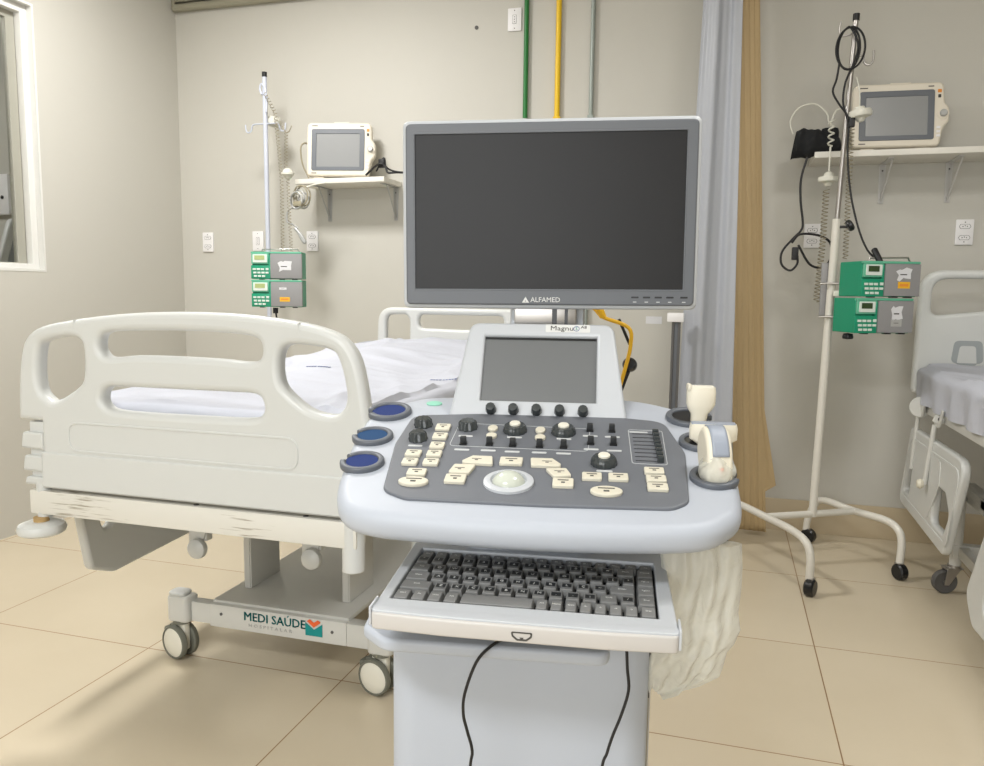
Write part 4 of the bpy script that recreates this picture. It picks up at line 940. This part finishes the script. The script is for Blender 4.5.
B().m('print').slab(fillet([(-.013,.005),(.013,.005),(.012,-.001),(.006,-.006),(-.006,-.006),(-.012,-.001)], .002), .0006, 0, [fillet([(-.011,.0035),(.011,.0035),(.010,0),(.005,-.004),(-.005,-.004),(-.010,0)], .002)], FK).slab([(-.0025,-.002),(.0025,-.002),(0,-.0055)], .0006, 0, (), FK).build('drawer_emblem', kd)
B().m('keydark').slab(rect(-.178,.032,.164,.210), .003, 0, (), KM, z=-.0155).build('key_bed', kd)
kx0, kx1, ky0, ky1 = -.1755, .1615, .0355, .2065
rows = [
 (.148, .171, [(n, 1) for n in ['Esc','F1','F2','F3','F4','F5','F6','F7','F8','F9','F10','F11','F12','Num','Prt','Ins']]),
 (.119, .148, [(n, 1) for n in ['"','1','2','3','4','5','6','7','8','9','0','-','=']]+[('Back',1.25),('Home',1.15)]),
 (.090, .119, [('Tab',1.35)]+[(n, 1) for n in 'QWERTYUIOP']+[("´",1),('[',1),('ª',.9),('PgUp',1.15)]),
 (.061, .090, [('Caps',1.6)]+[(n, 1) for n in 'ASDFGHJKL']+[('Ç',1),('~',1),('Enter',1.65),('PgDn',1.15)]),
 (.032, .061, [('Shift',2.05)]+[(n, 1) for n in 'ZXCVBNM']+[(',',1),('.',1),(';',1),('Shift',1.2),('/',1.0),('End',1.15)]),
 (.000, .032, [('Ctrl',1.2),('Fn',1.1),('Win',1.1),('Alt',1.1),(' ',5.0),('Alt',.95),('Menu',.95),('Ctrl',.95),('←',.95),('↓',.95),('→',1.0),('↑',1.0),('Del',1.15)]),
]
for y0, y1, ks in rows:
    tot = sum(w_ for _, w_ in ks); x = kx0; U = (kx1-kx0)/tot
    for nm, w_ in ks:
        xa, xb = x+.0008, x+w_*U-.0008; ya, yb = ky0+y0+.0006, ky0+y1-.0006; x += w_*U
        bm_ = bmesh.new(); q = B().m('keycap')
        h = .0065 if y0 > .14 else .009
        ins = .0022; ft = .004
        lo = [(xa,ya,-.012),(xb,ya,-.012),(xb,yb,-.012),(xa,yb,-.012)]; hi = [(xa+ins,ya+.0015,h-.009),(xb-ins,ya+.0015,h-.009),(xb-ins,yb-ft,h-.009),(xa+ins,yb-ft,h-.009)]
        vs = [bm_.verts.new(KM @ V(p)) for p in lo+hi]
        for k in range(4): bm_.faces.new((vs[k], vs[(k+1) % 4], vs[4+(k+1) % 4], vs[4+k]))
        bm_.faces.new(vs[4:]); bm_.faces.new(vs[3::-1])
        bmesh.ops.bevel(bm_, geom=list(bm_.edges), offset=.0007, segments=1, affect='EDGES')
        me = bpy.data.meshes.new('t'); bm_.to_mesh(me); bm_.free(); q._join(me)
        zc = h-.009+.0001; cx = (xa+xb)/2; cy = (ya+yb)/2-.001
        if len(nm) == 1 and nm != ' ' and y0 < .14 and nm not in '←↓→↑':
            q.m('keydark').slab(rect(cx-.0062,cy-.0050,cx+.0062,cy+.0058,.0012,2), .0002, 0, (), KM, z=zc)
            q.m('legend').text(nm, .0075, KM @ T(cx,cy+.0005,zc+.0003), .0001)
        elif nm != ' ':
            q.m('legend').text(nm, .0050 if y0 < .14 else .0044, KM @ T(cx, cy+(.002 if y0 < .14 else 0), zc+.0001), .0001)
        q.build('key', kd, ang=25)
# low tray, cart body, wheels
lt = fillet([(-.232,-.020),(-.195,-.058),(.100,-.062),(.104,.05),(.10,.10),(-.21,.10),(-.238,.06)], [.02,.03,.02,.0,.0,.0,.03], 6)
b = B().m('mach').slab(lt, .018, .006, (), T(-.004,-.008,0), z=.778, res=3)
sh_ = b.build('lower_tray', um)
B().m('mach').slab(ell(-.185,-.018,.0165,.0125), .0006, 0, [ell(-.185,-.018,.0155,.0115)], T(-.004,-.008,0), z=.796).slab(ell(.065,-.022,.0165,.0125), .0006, 0, [ell(.065,-.022,.0155,.0115)], T(-.004,-.008,0), z=.796).build('dimple_rim', sh_)
b = B().m('mach'); pl = fillet([(-.217,.055),(-.19,.035),(.135,.035),(.158,.055),(.152,.50),(-.207,.50)], [.03,.05,.05,.02,.04,.04], 6)
b.slab(pl, .58, .008, (), None, z=.20, res=3)
b.slab(fillet([(-.12,.10),(.07,.10),(.07,.42),(-.12,.42)], .03), .20, .01, (), None, z=.76)
b.build('cart_body', um)
b = B().m('trim').box(.1575,.10,.22,.163,.12,.775,.001).m('mach_warm').box(.158,.125,.21,.168,.47,.77,.004).m('black').box(.1585,.085,.66,.162,.098,.74,.001); b.build('side_panel', um)
b = B().m('mach_lt').slab(fillet([(-.26,-.02),(.20,-.02),(.20,.56),(-.26,.56)], .06), .09, .015, (), None, z=.115); b.build('cart_base', um)
for x, y in ((-.22,.03),(.16,.03),(-.22,.51),(.16,.51)): castor(um, x, y, 10, .12, .05, .014, pedal=False)
B().m('mach').box(-.245,.02,.93,-.225,.30,.95,.004).box(.215,.02,.93,.235,.30,.95,.004).build('underside_rail', um) if False else None

# probes -----------------------------------------------------------
def loft(b, secs, n=28, mtx=None, mk=None, p=2.6):
    """sections (z, cx, cy, half width, half depth), superellipse, local Z up."""
    bm = bmesh.new(); rings = []
    for (z, cx, cy, a, c) in secs:
        rg = []
        for i in range(n):
            t_ = 2*PI*i/n; co, si = math.cos(t_), math.sin(t_)
            rg.append(bm.verts.new((cx+a*math.copysign(abs(co)**(2/p), co), cy+c*math.copysign(abs(si)**(2/p), si), z)))
        rings.append(rg)
    for r1, r2 in zip(rings, rings[1:]):
        for i in range(n): bm.faces.new((r1[i], r1[(i+1) % n], r2[(i+1) % n], r2[i]))
    bm.faces.new(rings[0][::-1]); bm.faces.new(rings[-1])
    me = bpy.data.meshes.new('t'); bm.to_mesh(me); bm.free(); return b._join(me, mtx)
def pos(u, v_, h=0): return tuple(UW @ (PN @ V((u, v_, h))))
p1 = pos(.247,.303,-.017)
t = thing('ultrasound_probe', 'cream ultrasound probe standing in the rear right holder of the machine', 'probe', p1, 10, world=False)
b = B().m('cream_probe'); loft(b, [(-.02,0,0,.012,.010),(.0,0,0,.0125,.011),(.020,.0,0,.0125,.011),(.034,.001,0,.014,.012),(.042,.002,0,.020,.014),(.050,.003,0,.0235,.015),(.070,.003,0,.024,.015),(.078,.003,0,.023,.013)]); b.box(-.0205,-.012,.072,-.014,.012,.084,.003).build('handle', t)
B().m('hub').slab(rect(-.018,.077,.023,.081,.002), .018, .001, (), FRONT, z=-.009).build('lens_face', t)
p2 = pos(.2540,.214,-.026)
t = thing('ultrasound_probe', 'wide T-shaped cream ultrasound probe in the middle right holder', 'probe', p2, 8, world=False)
b = B().m('cream_probe'); loft(b, [(-.02,0,0,.012,.010),(.0,.0,0,.012,.011),(.022,.002,0,.015,.012),(.030,.003,0,.026,.014),(.036,.004,0,.036,.015),(.054,.004,0,.0365,.015),(.060,.004,0,.035,.013)], p=3.5); b.m('print').box(-.018,-.0155,.038,-.008,-.0150,.0395); b.build('handle', t)
B().m('lens').slab(rect(-.030,-.0095,.037,.0095,.004), .0035, .001, (), None, z=.0585).build('lens_face', t, label='grey flat lens')
p3 = pos(.2460,.1020,-.006)
t = thing('ultrasound_probe', 'cream ultrasound probe with a curved grey face and orange dot, in the front right holder', 'probe', p3, 17, world=False)
arc = [(-.026,.012)]+[(.0+.032*math.sin(R(a))-.004, .034+.046*math.cos(R(a))) for a in range(-72, 93, 9)]+[(.026,.006),(.014,-.012),(-.014,-.012)]
PT = RX(-14)
b = B().m('cream_probe').slab([(p.x, p.y) for p in [V(q_) for q_ in arc]], .036, .007, (), PT @ SIDE @ Matrix.Scale(-1,4,(1,0,0)) if False else PT @ frame((0,0,0),(0,-1,0),(0,0,1),(-1,0,0)), z=-.018, res=3)
b.build('handle', t)
gl = []
def lensf(u, v_):
    a = R(-5+95*v_); w_ = (u-.5)*.0235; rr = .0332
    return V((w_, -(rr*math.sin(a)-.004), .034+.0470*math.cos(a)))
b = B().m('lens').grid(lensf, 6, 18, PT); lo_ = b.build('lens_face', t, label='curved grey lens')
sm = lo_.modifiers.new('s','SOLIDIFY'); sm.thickness = .002; sm.offset = 0
B().m('red').lathe([(0,0),(.0036,0),(.0036,.0008),(0,.001)], 16, PT @ T(.001,-.0262,.018) @ RX(78)).build('marker_dot', t, label='orange dot')
rnd = random.Random(3)
def bagf(u, v_):
    a = 2*PI*u; k = 1+.05*math.sin(a*5+v_*3)+.03*math.sin(a*11-v_*6)
    rr = (.019+.007*math.sin(PI*min(1,v_*1.1)))*k; z = .002+.034*v_*(1+.15*math.sin(a*3))
    return V((rr*math.cos(a), -.004+rr*1.12*math.sin(a), z))
b = B().m('bag').grid(bagf, 60, 12); b.bm.transform(T(*p3)); single(b, 'plastic_wrap', 'clear crinkled plastic wrap around the front right ultrasound probe', 'plastic wrap')

# hanging plastic bag at the right of the machine
bagp = [(.9063,.132,.279),(.87,.150,.2815),(.8417,.155,.2815),(.8052,.158,.279),(.7807,.152,.283),(.76,.150,.276),(.7457,.152,.266),(.725,.155,.262),(.7079,.158,.257),(.691,.170,.2297),(.6784,.178,.195)]
def bagsurf(side):
    def f(u, v_):
        q = v_*(len(bagp)-1); i = min(int(q), len(bagp)-2); t_ = q-i
        z, xa, xb = [bagp[i][k]*(1-t_)+bagp[i+1][k]*t_ for k in range(3)]
        z = z+.006*math.sin(u*9)*v_
        xl = .165-.012*v_+.006*math.sin(v_*14); x = xl+(xb-xl)*u
        puff = math.sin(PI*min(max(u,0),1))**.6*(.030*math.sin(PI*min(1,.25+v_*.75)))
        wr = (.0055*math.sin(u*20-v_*7)+.0035*math.sin(u*37+v_*9)+.002*math.sin(v_*37+u*5))*math.sin(PI*u)
        return V((x, .065+side*puff+wr, z))
    return f
b = B().m('bag').grid(bagsurf(-1), 60, 60).grid(bagsurf(1), 60, 60); b.bm.transform(UW)
single(b, 'plastic_bag', 'thin translucent plastic bag hanging below the right side of the control panel', 'plastic bag')
# cables
for pts, lb in (([(-.020,-.02,.800),(-.040,-.055,.802),(-.055,-.074,.800),(-.073,-.080,.780),(-.088,-.078,.735),(-.090,-.074,.705),(-.086,-.068,.68),(-.079,-.066,.650),(-.082,-.064,.62),(-.084,-.06,.5),(-.06,-.05,.25)], 'thin black cable dangling from under the keyboard drawer, left one of two'),
                ([(.118,-.02,.80),(.119,-.03,.79),(.121,-.03,.76),(.1235,-.03,.73),(.115,-.03,.695),(.105,-.03,.666),(.098,-.03,.64),(.090,-.03,.60),(.08,-.03,.4),(.07,-.03,.22)], 'thin black cable dangling from under the keyboard drawer, right one of two')):
    b = B().m('rubber').tube(pts, .0021, 5, res=2); b.bm.transform(UW); single(b, 'black_cable', lb, 'cable')
b = B().m('bag').grid(lambda u, v_: V((-.06+.10*u, -.045+.05*v_+.004*math.sin(u*20), .790+.008*math.sin(u*PI)*math.sin(v_*PI)+.002*math.sin(u*31+v_*17))), 30, 16).m('rubber')
b.bm.transform(UW); single(b, 'plastic_wrap', 'crumpled clear plastic on the lower tray behind the drawer emblem', 'plastic wrap')
b = B().m('rubber')
for k in range(4): b.tube([(.02+(.045-.003*k)*math.cos(a), .0+(.030-.003*k)*math.sin(a), .792+.004*k) for a in [2*PI*i/16 for i in range(16)]], .003, 2, True, res=2)
b.bm.transform(UW); single(b, 'coiled_cable', 'coiled dark cable lying on the lower tray under the keyboard', 'cable')
yc = B().m('yellow_cable').tube([(-.37,1.9,1.22),(-.33,2.0,1.215),(-.30,2.0,1.19),(-.235,2.0,1.165),(-.228,2.0,1.12),(-.24,2.0,1.06),(-.26,2.0,.98),(-.3,2.0,.8),(-.3,2.0,.1),(-.32,2.05,.008),(-.5,2.1,.008)], .005, 5).tube([(-.34,1.98,1.24),(-.315,1.99,1.225),(-.30,2.0,1.19)], .009, 4)
single(yc, 'yellow_cable', 'yellow cable looping behind the touch screen housing', 'cable')
b = B().m('black').lathe([(0,0),(.015,.0),(.018,.006),(.018,.03),(.014,.036),(0,.036)], 24, T(-.232,2.05,1.065) @ RX(80)).cyl((-.235,2.04,1.12), (-.262,2.02,1.185), .004).cyl((-.235,2.03,1.06), (-.26,2.0,.98), .008)
single(b, 'clamp_handle', 'black round clamp with short lever behind the touch screen housing', 'clamp')

# ------------------------------------------------------------------ lights
def panel_light(x, y, sx, sy, power, col=(1,.985,.96)):
    t = thing('ceiling_light', 'white rectangular ceiling light panel above the room', 'ceiling light', (x, y, CZ-.06), group='ceiling lights out of frame', world=True)
    B().m('frame').slab([(x-sx/2-.03,y-sy/2-.03),(x+sx/2+.03,y-sy/2-.03),(x+sx/2+.03,y+sy/2+.03),(x-sx/2-.03,y+sy/2+.03)], .05, .004, [[(x-sx/2,y-sy/2),(x+sx/2,y-sy/2),(x+sx/2,y+sy/2),(x-sx/2,y+sy/2)]], None, z=CZ-.052).build('frame', t)
    L = bpy.data.lights.new('panel', 'AREA'); L.shape = 'RECTANGLE'; L.size = sx; L.size_y = sy; L.energy = power; L.color = col
    o = bpy.data.objects.new('lamp', L); COL.objects.link(o); o.location = (0, 0, .03); o.parent = t
    return t
panel_light(-2.25, 2.7, .45, .45, 74, (1,.99,.975))
panel_light(.9, 1.6, .6, .6, 34, (1,.985,.965))
panel_light(-.9, -1.3, 1.2, .6, 90, (.95,.975,1))
# unseen window added behind the camera to go with a frontal fill lamp
wn2 = struct(B().m('frame').slab(rect(-2.1, .75, .9, 2.35), .06, .004, [rect(-2.04, .81, .84, 2.29)], frame((0,YF,0), (1,0,0), (0,0,1), (0,-1,0)), z=-.06), 'added_window')
B().m('outlet').box(-2.04, YF+.002, .81, .84, YF+.012, 2.29).build('added_blind', wn2)  # unseen blind, added to close the made-up window
L = bpy.data.lights.new('added_front_fill', 'AREA'); L.shape = 'RECTANGLE'; L.size = 2.8; L.size_y = 1.4; L.energy = 55; L.color = (.93,.97,1)  # fill lamp added to brighten the fronts facing the camera
o = bpy.data.objects.new('added_front_fill', L); COL.objects.link(o); o.location = (-.6, YF+.05, 1.55); o.rotation_euler = (R(90), 0, 0)
wL = bpy.data.lights.new('corridor', 'AREA'); wL.size = .8; wL.energy = 30
t = thing('ceiling_light', 'ceiling light in the next room behind the window', 'ceiling light', (-4.9, 2.6, CZ-.03))
B().m('frame').box(-5.3, 2.2, CZ-.012, -4.5, 3.0, CZ-.001).build('housing', t)
o = bpy.data.objects.new('lamp', wL); COL.objects.link(o); o.location = (0, 0, .01); o.parent = t
W = bpy.data.worlds.new('world'); bpy.context.scene.world = W; W.use_nodes = True
W.node_tree.nodes['Background'].inputs[0].default_value = (.8,.82,.85,1); W.node_tree.nodes['Background'].inputs[1].default_value = .3

# ------------------------------------------------------------------ camera
cam = bpy.data.cameras.new('camera'); co = bpy.data.objects.new('camera', cam); COL.objects.link(co)
cam.sensor_fit = 'HORIZONTAL'; cam.sensor_width = 36; cam.lens = 783.59/984*36; cam.clip_start = .05
pi_, ya, ro = R(6.62), R(16.51), R(.694)
F = V((-math.sin(ya)*math.cos(pi_), math.cos(ya)*math.cos(pi_), -math.sin(pi_))); R0 = V((math.cos(ya), math.sin(ya), 0)); U0 = R0.cross(F)
Rr = R0*math.cos(ro)+U0*math.sin(ro); Uu = U0*math.cos(ro)-R0*math.sin(ro)
co.matrix_world = frame((0,0,1.25), Rr, Uu, -F)
sc = bpy.context.scene; sc.camera = co
sc.view_settings.view_transform = 'Standard'; sc.view_settings.look = 'None'; sc.view_settings.gamma = 1; sc.view_settings.use_curve_mapping = False
sc.view_settings.exposure = 0.02
